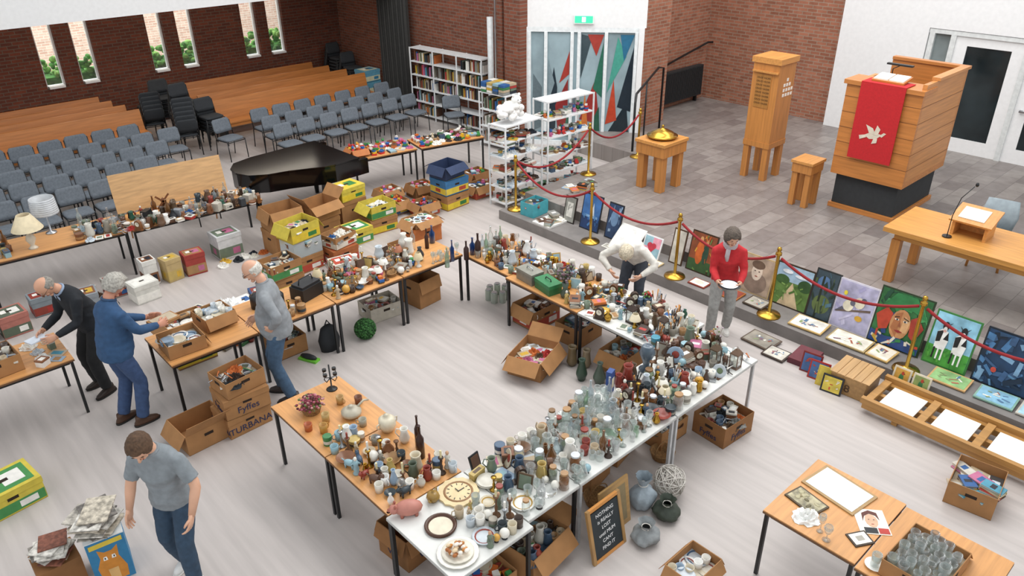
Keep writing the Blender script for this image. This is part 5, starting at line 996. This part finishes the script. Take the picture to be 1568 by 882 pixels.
person('woman_in_grey_tshirt',(1.17,5.5,0),132,scale=1.0,lean=6,bend=14,ht=30,turn=15,pel=(0,-.03,.945),fr=(.11,-.1),fl=(-.1,.14),wr=(.3,.14,.86),wl=(-.27,.2,.9),er=(1,-.8,0),el=(-1,-.6,0),top='#848b90',bot='#31465b',shoe='#dedddb',hair='#56402f',kind='short',skin='#dcab8e',fem=True,sleeve='short',belly=.015)
person('woman_in_red_cardigan',(7.93,4.6,0),125,scale=.95,lean=8,bend=14,ht=16,turn=20,pel=(0,-.03,.94),fr=(.12,.06),fl=(-.1,-.14),wr=(.12,.38,1.03),wl=(-.16,.38,1.03),top='#b8262c',bot='#9a9a97',shoe='#e6e2dc',hair='#5a5048',kind='bob',skin='#d6a58a',fem=True,scarf='#b9b0b4',hr=(-.15,1,0),hl=(.2,1,0),pnr=(-1,.2,.1),pnl=(1,.2,.1))
b=B();plate(b,0,0,0,R,s=.14,m=mat('#1f2024',.3));plate(b,0,0,.006,R,s=.11,m=mat('#e6e8ea',.3));b.obj('serving_plate',(7.56,4.32,.98))
person('person_in_white_shirt_bending',(7.46,5.72,0),115,scale=.96,lean=36,bend=42,ht=16,pel=(0,-.14,.93),fr=(.12,-.02),fl=(-.12,.04),wr=(.22,.4,.9),wl=(-.2,.42,.9),er=(1,-.3,.2),el=(-1,-.3,.2),top='#d0ccc4',bot='#3a3f48',shoe='#2a2624',hair='#c4b8a2',kind='short',skin='#d6a58a',fem=True)
# ------------------------------------------------------------------ light / world / camera
W=bpy.data.worlds.new('World');bpy.context.scene.world=W;W.use_nodes=True;nt=W.node_tree;bg=nt.nodes['Background'];bg.inputs[0].default_value=(.95,.98,1,1);bg.inputs[1].default_value=1.0
def area(name,loc,size,power,rot,col=(1,1,1)):
    l=bpy.data.lights.new(name,'AREA');l.energy=power;l.shape='RECTANGLE';l.size,l.size_y=size;l.color=col;o=bpy.data.objects.new(name,l);bpy.context.collection.objects.link(o);o.location=loc;o.rotation_euler=rot
area('skylight_lamp',(8,7,9),(5,12),800,(0,0,0),(1,.985,.96))
area('stage_skylight_lamp',(14,6,8.5),(3,6),260,(0,0,0),(1,1,1))
area('aisle_lamp',(5,19,3.5),(10,.4),60,(0,0,0),(1,.9,.75))
area('outdoor_sky_lamp',(7,24.5,7),(14,4),1700,(D(10),0,0))
cam=bpy.data.cameras.new('camera');cam.lens=27;cam.sensor_width=36;cam.clip_end=100;co=bpy.data.objects.new('camera',cam);bpy.context.collection.objects.link(co)
az=D(42.5);th=D(28);ro=D(.67)
r0=Vector((math.cos(az),-math.sin(az),0));f=Vector((math.sin(az)*math.cos(th),math.cos(az)*math.cos(th),-math.sin(th)));u0=r0.cross(f)
rt=r0*math.cos(ro)-u0*math.sin(ro);up=r0*math.sin(ro)+u0*math.cos(ro)
M=Matrix((rt,up,-f)).transposed().to_4x4();M.translation=(0,0,5.4);co.matrix_world=M
bpy.context.scene.camera=co
bpy.context.scene.view_settings.view_transform='Standard'
